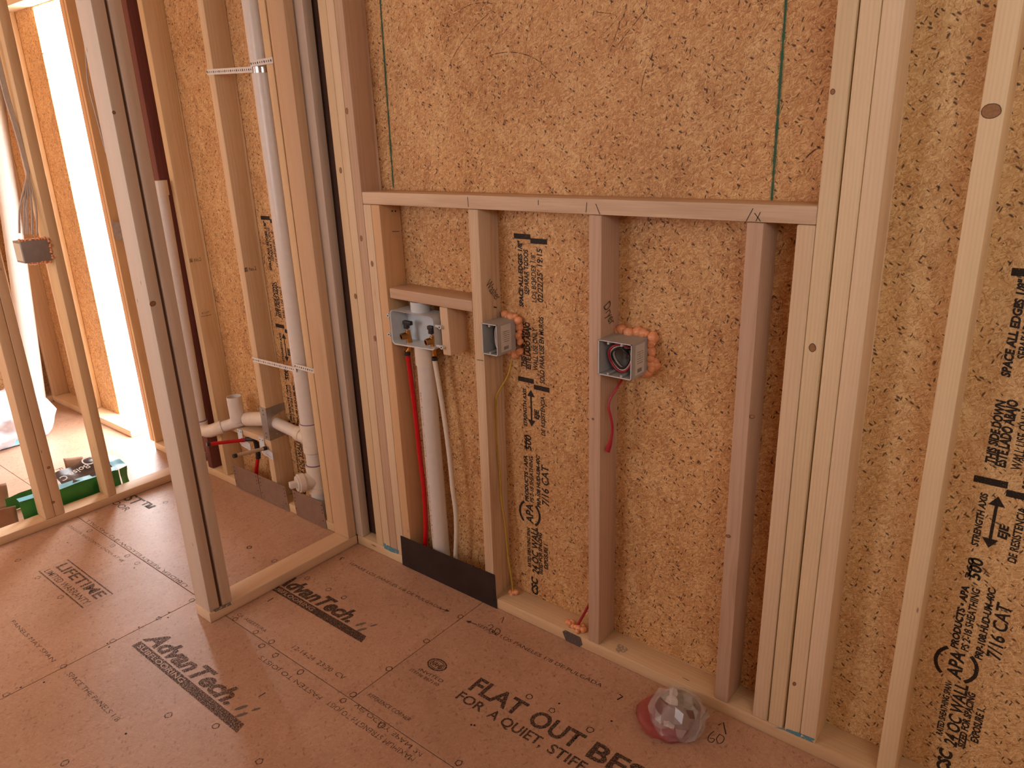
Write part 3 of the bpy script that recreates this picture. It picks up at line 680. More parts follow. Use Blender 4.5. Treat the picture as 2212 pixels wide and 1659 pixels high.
g3 = 'steel nail plates along the alcove bottom plate'
nail_plate('nail_plate', [(-1.927, .003), (-1.728, .003), (-1.733, .118), (-1.937, .118)], M_PLATE, 'grey steel nail plate on the alcove bottom plate, leftmost of the three', g3, qhole((-1.925, -1.74), (.03, .97), (.105, .085, .07, .035)), [(-1.905, .018), (-1.745, .018)])
nail_plate('nail_plate', [(-1.725, .003), (-1.519, .003), (-1.527, .118), (-1.727, .118)], M_PLATE, 'grey steel nail plate in the middle of three, edge to edge with the left one', g3, qhole((-1.72, -1.53), (.03, .97), (.105, .085, .07, .035)), [(-1.702, .018), (-1.535, .018)])
nail_plate('nail_plate', [(-1.468, .003), (-1.266, .003), (-1.276, .121), (-1.478, .118)], M_PLATE, 'grey steel nail plate below the cleanout plug, nearest the partition corner', g3, qhole((-1.47, -1.275), (.03, .97), (.105, .085, .07, .035)), [(-1.448, .018), (-1.285, .018)])
nail_plate('nail_plate', [(-.818, .001), (-.362, .001), (-.364, .130), (-.816, .124)], M_DKPLATE, 'long dark blued steel nail plate at the foot of the drain pipe', None, [(-.806, .075), (-.806, .035), (-.775, .02), (-.372, .07), (-.372, .03)])

# ================================================================== PIPES IN THE ALCOVE
def cyl(name, a, b, r, mat, par, segs=24, **k): return tube(name, [a, b], r, mat, par, segs, **k)
SY = .036
def stack_x(z):
    a = at(546, 0, 'y', SY); b = at(689, 1060, 'y', SY); t = (z - b.z) / (a.z - b.z); return b.x + (a.x - b.x) * t
def ZF(px, py): return at(px, py, 'y', .012).z
def SP(z): return (stack_x(z), SY, z)
stk = empty('drain_stack', SP(.02), label='tall white plastic drain stack with tee and cleanout in the alcove', cat='drain pipe')
z1, z2, z3, z4 = ZF(670, 921), ZF(682, 983), ZF(682, 1011), ZF(688, 1069)
cyl('pipe', SP(z1 - .01), SP(2.36), .0375, M_PVC, stk, 32)
cyl('sanitary_tee', SP(z2), SP(z1 - .004), .0385, M_PVCG, stk, 32)
cyl('tee_hub', SP(z1 - .034), SP(z1), .0415, M_PVCG, stk, 32)
cyl('tee_hub', SP(z2 - .002), SP(z2 + .028), .0395, M_PVCG, stk, 32)
cyl('purple_primer_ring', SP(z1), SP(z1 + .003), .0385, M_PURPLE, stk, 32)
cyl('pipe', SP(z3 - .01), SP(z2 + .004), .0345, M_PVC, stk, 32)
cyl('purple_primer_ring', SP(z3), SP(z3 + .004), .0355, M_PURPLE, stk, 32)
cyl('purple_primer_ring', SP(z2 - .005), SP(z2 - .002), .0355, M_PURPLE, stk, 32)
cyl('cleanout_tee', SP(z4), SP(z3), .0375, M_PVCG, stk, 32)
cyl('tee_hub', SP(z3 - .028), SP(z3), .0405, M_PVCG, stk, 32)
cyl('tee_hub', SP(z4), SP(z4 + .026), .0405, M_PVCG, stk, 32)
cyl('pipe', SP(.02), SP(z4 + .002), .0335, M_PVC, stk, 32)
zc = (z3 + z4) / 2 + .006
ba = Vector((stack_x(zc), SY, zc - .012)); bdv = Vector((-.30, -.95, .03)).normalized()
cyl('cleanout_branch', ba, ba + bdv * .066, .0335, M_PVCG, stk, 28)
cyl('cleanout_collar', ba + bdv * .056, ba + bdv * .078, .0385, M_PVCG, stk, 28)
pl = cyl('cleanout_plug', ba + bdv * .076, ba + bdv * .086, .032, M_PVC, stk, 28)
bm = bmesh.new(); bm_box(bm, -.0125, .0125, -.0125, .0125, 0, .030, .003)
MM = bdv.to_track_quat('Z', 'Y').to_matrix().to_4x4(); MM.translation = ba + bdv * .085
for v in bm.verts: v.co = MM @ v.co
from_bm('square_nut', bm, M_PVC, pl, smooth=True, autosmooth=30)
# branch that runs left through the drilled stud
ya = .040
pt = at(650, 938, 'y', ya); ps = at(594, 912, 'x', -1.605); ps = Vector((-1.605, ya, at(594, 912, 'y', ya).z))
cyl('tee_branch', (stack_x(pt.z), ya, pt.z - .010), (pt.x - .012, ya, pt.z), .029, M_PVCG, stk, 28)
cyl('branch_hub', (pt.x + .012, ya, pt.z - .001), (pt.x - .020, ya, pt.z + .001), .031, M_PVCG, stk, 28)
cyl('trap_arm', (pt.x - .015, ya, pt.z), (-1.66, ya, ps.z + .004), .0245, M_PVC, stk, 28)
van = empty('vent_and_arm', (-2.06, -.04, .25), label='white plastic vent riser with elbow, arm and open stub, left of the metal shoe', cat='vent pipe')
q0 = Vector((-1.655, ya, ps.z + .004)); q1 = at(534, 905, 'y', .026); q2 = at(474, 924, 'y', -.036)
cyl('coupling', q0, q1, .031, M_PVCG, van, 28)
cyl('primer_ring', q1, q1 + (q1 - q0).normalized() * .003, .0315, M_PURPLE, van, 28)
cyl('arm_pipe', q1, q2, .0245, M_PVC, van, 28)
zel = at(440, 908, 'y', -.06).z
tube('elbow', catmull([q2 + (q1 - q2) * .12, q2, at(452, 931, 'y', -.04), at(437, 925, 'y', -.042), at(433, 908, 'y', -.042)], 6), .0295, M_PVCG, van, 28)
vb = at(433, 908, 'y', -.042); vt = at(345, 392, 'y', -.042)
cyl('primer_ring', vb, vb + Vector((0, 0, .003)), .030, M_PURPLE, van, 28)
cyl('vent_pipe', vb - Vector((0, 0, .01)), vt, .0245, M_PVC, van, 28)
cyl('vent_cap', vt - Vector((0, 0, .055)), vt + Vector((0, 0, .004)), .0285, M_PVCG, van, 28)
sb = at(514, 905, 'y', .0); st_ = at(508, 857, 'y', .0); st_.x = sb.x - .004; sb.z -= .01
bm = bmesh.new(); r1 = bm_tube(bm, [sb, st_], .032, 28, False); r2 = bm_tube(bm, [sb, st_], .0285, 28, False)
for j in range(28): bm.faces.new((r1[1][j], r1[1][(j + 1) % 28], r2[1][(j + 1) % 28], r2[1][j]))
from_bm('stub_pipe', bm, M_PVC, van, smooth=True, autosmooth=50)
# metal shoe round the drilled stud
shoe = empty('stud_shoe', (-1.60, .0, .31), label='galvanised steel stud shoe wrapped round the drilled alcove stud', cat='stud shoe')
xs = -1.5925; z0_, z1_ = .312, .456
bm = bmesh.new()
outl = [(-.001, z0_), (.086, z0_ + .002), (.086, z0_ + .040), (.066, z0_ + .030), (.040, z0_ + .035), (.018, z0_ + .052), (.012, z0_ + .078), (.022, z0_ + .098), (.045, z0_ + .106), (.086, z0_ + .112), (.086, z1_), (-.001, z1_)]
f = [bm.verts.new((xs + .0016, y, z)) for y, z in outl]; b_ = [bm.verts.new((xs, y, z)) for y, z in outl]
bm.faces.new(f); bm.faces.new(b_[::-1])
for i_ in range(len(f)): bm.faces.new((f[i_], b_[i_], b_[(i_ + 1) % len(f)], f[(i_ + 1) % len(f)]))
from_bm('side_plate', bm, M_SHOE, shoe)
bxm = bmesh.new(); bm_box(bxm, -1.636, xs + .0016, -.0022, -.0004, z0_, z1_, 0); from_bm('front_plate', bxm, M_SHOE, shoe)
for y, z in ((-.0024, z0_ + .012), (-.0024, z0_ + .03), (-.0024, z1_ - .012), (-.0024, z1_ - .03)): dot(shoe, (-1.613, y, z), NY, .003, M_HOLE, 'hole')
for y, z in ((.012, z1_ - .02), (.07, z1_ - .018), (.035, z0_ + .02), (.06, z1_ - .04)): dot(shoe, (xs + .0018, y, z), (1, 0, 0), .003, M_STEEL, 'nail')
# flat block between the studs, supply stubs and brackets
lumber((-1.915, YC, .300), (-1.628, YC, .300), .088, .028, M_TAN, wall_back, 'blocking', ref=(0, 1, 0))
def bracket(x, z, label):
    r = empty('pipe_bracket', (x, -.002, z - .07), label=label, cat='bracket', group=None)
    bm = bmesh.new(); o = [(-.018, .0), (.018, .0), (.018, -.040), (.070, -.052), (.070, -.086), (.0, -.078), (-.018, -.062)]
    f = [bm.verts.new((x + a, -.0045, z + b)) for a, b in o]; g = [bm.verts.new((x + a, -.0015, z + b)) for a, b in o]
    bm.faces.new(f); bm.faces.new(g[::-1])
    for i_ in range(len(f)): bm.faces.new((f[i_], g[i_], g[(i_ + 1) % len(f)], f[(i_ + 1) % len(f)]))
    from_bm('plate', bm, M_BOXW, r)
    for a, b in ((-.010, -.010), (.010, -.010)): dot(r, (x + a, -.0045, z + b), NY, .003, M_HOLE, 'screw')
    for k in range(7): ribbon(r, [(x + .004 + k * .009, -.0045, z - .062 - k * .0015), (x + .004 + k * .009, -.0045, z - .070 - k * .0015)], .0018, NY, M_GREYSEAL, 'tick')
    return r
bracket(-1.822, .312, 'white plastic pipe bracket holding the red supply stub'); bracket(-1.655, .312, 'white plastic pipe bracket holding the cream supply stub')
def stub(name, a, b, mat, label):
    a = Vector(a); b = Vector(b); d = (b - a).normalized(); r = empty(name, a, label=label, cat='water pipe')
    cyl('tubing', a, b, .0078, mat, r, 18); cyl('crimp_ring', b - d * .004, b + d * .010, .0090, M_BLACK, r, 18); cyl('crimp_ring', a - d * .004, a + d * .012, .0092, M_BLACK if mat != M_RED else M_REDW, r, 18)
    return r
LL = lambda x, y: (280 + x / 5.267, 880 + y / 5.267)
ra = at(*LL(1300, 372), 'y', -.012); rb = at(*LL(905, 418), 'y', -.150)
stub('water_stub', ra, rb, M_RED, 'red water supply stub poking out of the alcove wall')
wa = at(*LL(1545, 465), 'y', -.012); wb = at(*LL(1205, 550), 'y', -.150)
stub('water_stub', wa, wb, M_CREAM, 'cream water supply stub with grey end cap in the alcove')
dr = empty('supply_riser', at(*LL(1450, 760), 'y', .03), label='red supply tube with black fittings rising behind the alcove nail plates', cat='water pipe')
p_ = [at(*LL(*c), 'y', .03) for c in ((1440, 400), (1462, 530), (1460, 560), (1445, 700), (1442, 790))]
tube('black_fitting', [p_[0], (p_[0] + p_[1]) / 2, p_[1]], .011, M_BLACK, dr, 16); cyl('crimp_ring', p_[1], p_[2] - Vector((0, 0, .006)), .0115, M_BLACK, dr, 16)
tube('tubing', [p_[2], p_[3], p_[4], Vector((p_[4].x, p_[4].y, .039))], .0085, M_RED, dr, 16)
ll_ = Vector((p_[0].x, .028, p_[0].z)); tube('black_elbow', catmull([ra + Vector((0, .01, 0)), ra + Vector((.03, .03, .0)), ll_], 5), .010, M_BLACK, dr, 14)
# perforated pipe straps
def strap(px_pts, label):
    r = empty('pipe_strap', at(*px_pts[0][0], 'y', px_pts[0][1]), label=label, cat='pipe strap', group=None)
    for seg in range(0, len(px_pts), 2):
        a = at(*px_pts[seg][0], 'y', px_pts[seg][1]); b = at(*px_pts[seg + 1][0], 'y', px_pts[seg + 1][1])
        d = (b - a).normalized(); n = Vector((0, -1, 0)); n = (n - d * n.dot(d)).normalized(); up = d.cross(n); h = .0095
        bm = bmesh.new(); vs = [bm.verts.new(p + n * o_) for o_ in (0, .0012) for p in (a - up * h, b - up * h, b + up * h, a + up * h)]
        for q in ((0, 1, 2, 3), (4, 7, 6, 5), (0, 4, 5, 1), (1, 5, 6, 2), (2, 6, 7, 3), (3, 7, 4, 0)): bm.faces.new([vs[i_] for i_ in q])
        o = from_bm('strap_band', bm, M_STRAP, r); nh = int((b - a).length / .0125)
        hb = bmesh.new()
        for k in range(nh):
            c = a + d * (.006 + .0125 * k) + n * .0016
            rr_ = .0032 if k % 3 else .0042; hb.faces.new([hb.verts.new(c + d * math.cos(t) * rr_ * .7 + up * math.sin(t) * rr_) for t in [i_ * math.pi / 4 for i_ in range(8)]])
        from_bm('holes', hb, M_HOLE, o)
    return r
strap([((448, 156), -.002), ((546, 150), -.004), ((541, 138), -.004), ((590, 130), -.002)], 'perforated white pipe strap high on the drain stack')
strap([((546, 776), -.002), ((640, 799), -.004), ((636, 790), -.006), ((680, 802), -.002)], 'perforated white pipe strap low on the drain stack')
bm = bmesh.new(); zb = at(562, 150, 'y', .01).z
bm_tube(bm, [SP(zb - .010), SP(zb + .010)], .0392, 32, False); from_bm('hose_band', bm, M_STEEL, stk, smooth=True)
zb = at(655, 808, 'y', .01).z
bm = bmesh.new(); bm_tube(bm, [SP(zb - .006), SP(zb + .012)], .0386, 32, False); from_bm('strap_loop', bm, M_STRAP, stk, smooth=True)

# ================================================================== WASHER OUTLET BOX
ob = empty('washer_outlet_box', (-.67, .03, .86), label='white plastic washer outlet box with two brass valves under the header block', cat='outlet box')
def rrect(x0, x1, z0a, z0b, z1a, z1b, r, n=5):
    """rounded quad, corners (x0,z0a),(x1,z0b),(x1,z1b),(x0,z1a)"""
    C_ = [(x0, z0a, 180), (x1, z0b, 270), (x1, z1b, 0), (x0, z1a, 90)]; out = []
    for (cx, cz, a0) in C_:
        ox = cx + (r if a0 in (180, 90) else -r); oz = cz + (r if a0 in (180, 270) else -r)
        for i_ in range(n + 1):
            t = math.radians(a0 + 90 * i_ / n); out.append((ox + r * math.cos(t), oz + r * math.sin(t)))
    return out
OUT = rrect(-.7695, -.5700, .8575, .864, .974, .973, .016); INN = rrect(-.7665, -.5730, .8605, .867, .971, .970, .014)
def loft(loops, par, name, mat, close_last=True):
    bm = bmesh.new(); R_ = [[bm.verts.new(p) for p in lp_] for lp_ in loops]; n = len(R_[0])
    for a, b in zip(R_, R_[1:]):
        for j in range(n): bm.faces.new((a[j], a[(j + 1) % n], b[(j + 1) % n], b[j]))
    if close_last: bm.faces.new(R_[-1])
    return from_bm(name, bm, mat, par, smooth=True, autosmooth=40)
loft([[(x, .068, z) for x, z in INN], [(x, -.001, z) for x, z in INN], [(x, -.004, z) for x, z in OUT], [(x, .0, z) for x, z in OUT], [(x, .070, z) for x, z in OUT]][::-1] , ob, 'housing', M_BOXW)
for x, z in ((-.778, .952), (-.781, .888), (-.5450, .944), (-.5420, .880)):
    xe = -.769 if x < -.6 else -.571
    o = cyl('mounting_ear', (x, -.004, z), (x, .010, z), .0065, M_BOXW, ob, 14); dot(o, (x, -.0042, z), NY, .0028, M_HOLE, 'screw_hole')
    box('ear_arm', M_BOXW, min(x, xe), max(x, xe), .001, .006, z - .004, z + .004, ob, .001)
ct = at(907, 660, 'y', .035); cyl('top_knockout', (ct.x, .036, .972), (ct.x, .036, 1.006), .031, M_BOXW, ob, 28)
def valve(px, py, flip):
    c = at(px, py, 'y', .020); v = empty('valve', c, ob); 
    cyl('valve_body', c + Vector((.004, .012, -.030)), c + Vector((.002, .010, .016)), [.0105, .0085], M_BRASS, v, 18)
    bm = bmesh.new(); a = c + Vector((0, .010, 0)); dd = Vector((-.30, -.95, -.1)).normalized(); e = a + dd * .024
    r1 = bm_tube(bm, [a, e], .0112, 20, False); r2 = bm_tube(bm, [e - dd * .020, e], .0082, 20, False)
    for j in range(20): bm.faces.new((r1[1][j], r1[1][(j + 1) % 20], r2[1][(j + 1) % 20], r2[1][j]))
    bm.faces.new(r2[0]); from_bm('hose_outlet', bm, M_BRASS, v, smooth=True, autosmooth=45)
    cyl('outlet_stem', e - dd * .019, e - dd * .004, .0022, M_STEEL, v, 10)
    cyl('valve_stem', c + Vector((.002, .010, .014)), c + Vector((.002, .010, .026)), .006, M_STEEL, v, 14)
    k0 = c + Vector((.001, .008, .022)); bm = bmesh.new(); bm_box(bm, k0.x - .009, k0.x + .007, k0.y - .007, k0.y + .007, k0.z, k0.z + .022, .002)
    bm_box(bm, k0.x - .012, k0.x + (.024 if flip else .011), k0.y - .008, k0.y + .006, k0.z + .014, k0.z + .027, .002)
    from_bm('handle', bm, M_BLACK, v, smooth=True, autosmooth=35)
    cyl('tail_piece', c + Vector((.004, .012, -.052)), c + Vector((.004, .012, -.028)), .0075, M_BRASS, v, 16)
    return c
v1 = valve(876, 725, True); v2 = valve(929, 737, False)
# drain standpipe and supply tubes below it
sp1 = at(*AA(437, 655), 'y', .040); sp2 = at(*B2(548, 590), 'y', .040)
zb_ = Vector((sp2.x + (sp2.x - sp1.x) / (sp1.z - sp2.z) * 0, .040, .039)); dirp = (sp2 - sp1) / (sp1.z - sp2.z)
btm = sp2 + dirp * (sp2.z - .039)
dp = empty('washer_drain_pipe', btm, label='white plastic drain pipe running from the outlet box to the floor', cat='drain pipe')
cyl('pipe', sp1 - dirp * .0, btm, .0300, M_PVC, dp, 28); cyl('hub', sp1 - dirp * .006, sp1 - dirp * -.03, .0335, M_PVCG, dp, 28)
cyl('collar', Vector((sp1.x, .04, .8575)), sp1, .0335, M_PVCG, dp, 28)
text_on(dp, 'ASTM D2665  PVC DWV  SCH 40', btm + Vector((-.005, -.0302, .12)), sp1 + Vector((.0, -.0302, -.12)), (-1, 0, 0), .004, INK_FADE, 0, .0, off=.0008)
rp = [at(*AA(*c), 'y', .028) for c in ((318, 655), (345, 850), (375, 1100), (402, 1350))] + [at(*B2(*c), 'y', .028) for c in ((428, 180), (440, 400), (438, 560), (436, 640))]
rs = empty('supply_tube', (rp[-1].x, .028, .039), label='red water supply tube beside the washer drain pipe', cat='water pipe')
tube('tubing', catmull(rp + [Vector((rp[-1].x, .028, .039))], 5), .0083, M_RED, rs, 18); cyl('crimp_ring', rp[0], rp[0] + Vector((0, 0, .014)), .0096, M_BLACK, rs, 16)
cyl('brass_fitting', rp[0] + Vector((0, 0, .012)), Vector((v1.x + .004, .032, v1.z - .045)), .0070, M_BRASS, rs, 16)
wp = [at(*AA(*c), 'y', .028) for c in ((502, 690), (530, 850), (570, 1100), (603, 1350))] + [at(*B2(*c), 'y', .028) for c in ((625, 180), (645, 330), (650, 480), (645, 640))]
ws = empty('supply_tube', (wp[-1].x, .028, .039), label='white water supply tube to the right of the washer drain pipe', cat='water pipe')
tube('tubing', catmull(wp + [Vector((wp[-1].x - .003, .028, .039))], 5), .0078, M_WTUBE, ws, 18); cyl('crimp_ring', wp[0], wp[0] + Vector((0, 0, .010)), .0094, M_BLACK, ws, 16)
cyl('brass_fitting', wp[0] + Vector((0, 0, .012)), Vector((v2.x + .004, .032, v2.z - .045)), .0070, M_BRASS, ws, 16)

# ================================================================== ELECTRICAL BOXES
def blobs(name, pts, r, par=None, seed=1, **k):
    rr = random.Random(seed); bm = bmesh.new()
    for p in pts:
        q = Vector(p) + Vector([rr.uniform(-1, 1) * r * .35 for _ in range(3)]); ra_ = r * rr.uniform(.75, 1.3)
        g = bmesh.ops.create_icosphere(bm, subdivisions=2, radius=ra_)
        for v in g['verts']: v.co = v.co * (1 + .22 * noise.noise(v.co * (1.3 / r) + q * 30)) + q
    return from_bm(name, bm, M_FOAM, par, smooth=True, **k)
def along(a, b, n): a = Vector(a); b = Vector(b); return [a.lerp(b, i / n) for i in range(n)]
def ebox(name, x0, x1, y0, y1, z0, z1, label, par_cat='electrical box'):
    r = empty(name, ((x0 + x1) / 2, (y0 + y1) / 2, z0), label=label, cat=par_cat); t = .0025
    bm = bmesh.new(); O = [(x0, z0), (x1, z0), (x1, z1), (x0, z1)]; I = [(x0 + t, z0 + t), (x1 - t, z0 + t), (x1 - t, z1 - t), (x0 + t, z1 - t)]
    L_ = [[(x, y1, z) for x, z in O], [(x, y0, z) for x, z in O], [(x, y0, z) for x, z in I], [(x, y1 - t, z) for x, z in I]]
    R_ = [[bm.verts.new(p) for p in l] for l in L_]
    for a, b in zip(R_, R_[1:]):
        for j in range(4): bm.faces.new((a[j], a[(j + 1) % 4], b[(j + 1) % 4], b[j]))
    bm.faces.new(R_[0][::-1]); bm.faces.new(R_[-1]); from_bm('housing', bm, M_GREYBOX, r)
    rim = bmesh.new(); w = .0022
    for a, b, c, d in ((x0, x1, z0, z0 + w), (x0, x1, z1 - w, z1), (x0, x0 + w, z0, z1), (x1 - w, x1, z0, z1)): bm_box(rim, a, b, y0 - .0012, y0 + .001, c, d, 0)
    from_bm('rim', rim, M_BOXW, r)
    for zz in (z0, z1):
        sgn = 1 if zz == z0 else -1
        for xx in ([x0 * .7 + x1 * .3, x0 * .3 + x1 * .7] if x1 - x0 > .08 else [(x0 + x1) / 2]):
            cyl('screw_boss', (xx, y0 - .001, zz + sgn * .006), (xx, y0 + .03, zz + sgn * .006), .0035, M_GREYBOX, r, 10)
    return r
e2 = ebox('electrical_box', .0385, .137, -.012, .072, .898, .992, 'grey plastic double electrical box with coiled wires on the dryer stud')
e1 = ebox('electrical_box', -.3625, -.305, -.012, .072, .891, .984, 'grey plastic single electrical box on the washer stud')
for r, x, z0, z1, y0, y1 in ((e2, .1372, .905, .985, .006, .052), (e1, -.3048, .898, .978, .004, .050)):
    bm = bmesh.new(); bm_box(bm, x - .0002, x + .0006, y0, y1, z0, z1, 0); lb = from_bm('label_sheet', bm, M_LABEL, r)
    for k in range(6): ribbon(lb, [(x + .0006, y0 + .008, z0 + .030 + k * .006), (x + .0006, y1 - .008, z0 + .030 + k * .006)], .0014, (1, 0, 0), INK_FADE, 'small_print')
    for k in range(9): ribbon(lb, [(x + .0006, y0 + .012 + k * .0024, z0 + .006), (x + .0006, y0 + .012 + k * .0024, z0 + .016)], .0011, (1, 0, 0), INK, 'barcode_line')
def wire(par, pts, r, m): return tube('wire', catmull(pts, 6), r, m, par, 8)
cx, cz = .088, .944
for k, (m_, rad, yy) in enumerate(((M_REDW, .036, .012), (M_WTUBE, .032, .016), (M_BLACK, .027, .012), (M_WTUBE, .030, .026), (M_REDW, .031, .030))):
    pts = [(cx + rad * math.cos(t) * .95 + .002, yy + .006 * math.sin(2 * t), cz + rad * math.sin(t)) for t in [math.radians(a) for a in range(60, 400, 30)]]
    wire(e2, [(.128, .06, .97)] + pts + [(.120, .055, .92)], .0030, m_)
wire(e2, [(.09, .06, .980), (.105, .02, .968), (.122, .012, .945), (.128, .03, .925)], .0030, M_BLACK)
wire(e2, [(.075, .06, .980), (.098, .01, .972), (.118, .015, .952), (.124, .035, .94)], .0030, M_BLACK)
for k, (m_, dx) in enumerate(((M_WTUBE, 0), (M_BLACK, .004), (M_WTUBE, .008), (M_BLACK, -.004))):
    wire(e1, [(-.345 + dx * 1.5, .06, .975), (-.343 + dx * 1.5, .030, .965), (-.332 + dx, .012, .940), (-.322 + dx * .6, .008, .908), (-.326, .04, .896)], .0026, m_)
# sealant beads round the boxes (stay with their boxes)
blobs('sealant_bead', along((.045, .078, .997), (.140, .078, 1.000), 8) + along((.143, .076, .998), (.148, .074, .960), 4) + along((.147, .076, .958), (.143, .076, .900), 5) + along((.150, .080, .930), (.148, .080, .905), 3) + along((.140, .078, .893), (.118, .078, .890), 3), .0125, e2, 4)
blobs('sealant_bead', along((-.352, .078, .990), (-.300, .078, .990), 6) + along((-.296, .078, .985), (-.294, .078, .900), 9) + along((-.300, .078, .888), (-.345, .078, .884), 5) + [(-.318, .078, .874)], .0100, e1, 5)

# ================================================================== CABLES
yp = [at(*AA(*c), 'y', .060) for c in ((1030, 690),)] + [at(*AA(*c), 'y', y) for c, y in (((1000, 800), .052), ((928, 925), .040), ((920, 1000), .040), ((925, 1250), .040), ((945, 1450), .040))] + [at(*B2(*c), 'y', y) for c, y in (((958, 250), .040), ((985, 430), .044), ((1002, 620), .048), ((1028, 800), .052), ((1036, 880), .054))]
yp = [p for p in yp]
yc = tube('cable', catmull(yp, 6), .0032, M_YEL, None, 10, label='thin yellow cable running down the washer stud to the floor plate', cat='cable')
blobs('sealant_blob', [(yp[-1].x - .008, yp[-1].y - .004, .044), (yp[-1].x + .008, yp[-1].y - .002, .044), (yp[-1].x, yp[-1].y + .01, .045), (yp[-1].x + .003, yp[-1].y - .010, .043), (yp[-1].x + .014, yp[-1].y + .004, .048)], .0075, None, 8, label='orange sealant blob around the yellow cable on the bottom plate', cat='sealant')
rc = [at(*AA(*c), 'y', y) for c, y in (((1780, 822), .05), ((1745, 880), .03), ((1702, 950), .016), ((1690, 1010), .010), ((1705, 1080), .010), ((1715, 1150), .010), ((1708, 1220), .010), ((1695, 1270), .010), ((1680, 1308), .012))]
tube('cable', catmull(rc, 6), [.0036] * 18 + [.0042 + .0044 * math.sin(max(0, min(1, (i - 18) / 26)) * math.pi) for i in range(len(catmull(rc, 6)) - 18)], M_REDW, None, 10, flat=.5, label='red cable loop hanging from the dryer electrical box', cat='cable')
rl0 = at(*B2(1475, 1115), 'z', .046); rl1 = at(*B2(1560, 960), 'y', rl0.y + .005)
tube('cable', catmull([rl0, rl0.lerp(rl1, .5), rl1, rl1 + (rl1 - rl0) * .6], 4), .0042, M_REDW, None, 10, label='short red cable rising out of the bottom plate behind the dryer stud', cat='cable')
blobs('sealant_blob', [at(*B2(*c), 'z', .046) for c in ((1415, 1085), (1430, 1100), (1445, 1110), (1465, 1120), (1490, 1128), (1510, 1140), (1520, 1110), (1480, 1145), (1440, 1090), (1525, 1130))], .0085, None, 9, label='orange sealant blob at the foot of the red cable', cat='sealant')
smear(plA, [at(*B2(*c), 'z', .0386) for c in ((1730, 1270), (1760, 1235), (1800, 1255), (1835, 1270), (1800, 1295), (1760, 1300))], (0, 0, 1), ink_mat('pale_glue', srgb(176, 164, 140), .42, .52, 140, .8), 'glue_smear')
ink_line(wall_back, [at(1474, 1464, 'z', .0388), at(1489, 1471, 'z', .0388)], (0, 0, 1), .0016)

# ================================================================== ROLL IN CLEAR PLASTIC ON THE FLOOR
def crumple(bm, amt, fr, seed=0, flat_bottom=True):
    for v in bm.verts:
        n_ = v.co.copy(); d = noise.noise(n_ * fr + Vector((seed, 3, 1))) * amt + noise.noise(n_ * fr * 2.7) * amt * .5
        v.co += v.normal * d
        if flat_bottom and v.co.z < .001: v.co.z = .001
M_CLEAR = bpy.data.materials.new('clear_plastic'); M_CLEAR.use_nodes = True
b = M_CLEAR.node_tree.nodes['Principled BSDF']; b.inputs['Base Color'].default_value = (.9, .88, .86, 1); b.inputs['Roughness'].default_value = .08; b.inputs['Alpha'].default_value = .28; b.inputs['Specular IOR Level'].default_value = 1.0
M_PINKP = bpy.data.materials.new('pink_plastic'); M_PINKP.use_nodes = True
b = M_PINKP.node_tree.nodes['Principled BSDF']; b.inputs['Base Color'].default_value = srgb(186, 74, 80); b.inputs['Roughness'].default_value = .2; b.inputs['Alpha'].default_value = .42
bc = Vector((.345, -.112, 0))
roll = empty('wrapped_roll', bc, label='clear plastic wrapped roll with pink rim lying on the subfloor', cat='wrapped roll')
bm = bmesh.new(); bm_tube(bm, [bc + Vector((-.02, -.01, .004)), bc + Vector((-.018, -.008, .020)), bc + Vector((-.018, -.008, .032)), bc + Vector((-.02, -.01, .046))], [.076, .082, .078, .068], 28); bm.normal_update(); crumple(bm, .008, 25)
from_bm('pink_rim', bm, M_PINKP, roll, smooth=True, autosmooth=30)
ic = bc + Vector((.006, .004, 0))
tube('inner_roll', [ic + Vector((0, 0, .006)), ic + Vector((0, 0, .060)), ic + Vector((.0, .004, .072))], [.058, .060, .048], plain('tape_brown', srgb(128, 92, 84), .35), roll, 28)
tube('roll_top', [ic + Vector((0, .004, .072)), ic + Vector((.0, .004, .078))], [.044, .040], plain('tape_top', srgb(150, 138, 108), .3, var=.15, nscale=90), roll, 24)
bm = bmesh.new(); bmesh.ops.create_icosphere(bm, subdivisions=3, radius=1)
for v in bm.verts: v.co = Vector((v.co.x * .074, v.co.y * .074, max(v.co.z, -.35) * .066 + .030)) + ic
bm.normal_update(); crumple(bm, .021, 36, 2)
for v in bm.verts:
    if v.co.z < .002: v.co.z = .002
from_bm('clear_wrap', bm, M_CLEAR, roll, smooth=False)
tis = plain('white_tissue', srgb(206, 192, 188), .7, var=.05)
bm = bmesh.new(); P_ = []
for i_ in range(9):
    t = i_ / 8; a = ic + Vector((-.022 + .030 * t, .018 - .085 * t, .092 - .050 * t * t)); w_ = .007 + .010 * math.sin(t * 2.2) + .003 * math.sin(i_ * 2.3)
    P_.append((bm.verts.new(a + Vector((-w_, .002 * (i_ % 2), .003 * math.sin(i_ * 1.9)))), bm.verts.new(a + Vector((0, -.002, .006))), bm.verts.new(a + Vector((w_, .003, .002 * math.cos(i_ * 2.1))))))
for a, c in zip(P_, P_[1:]): bm.faces.new((a[0], a[1], c[1], c[0])); bm.faces.new((a[1], a[2], c[2], c[1]))
from_bm('tissue_strip', bm, tis, roll)

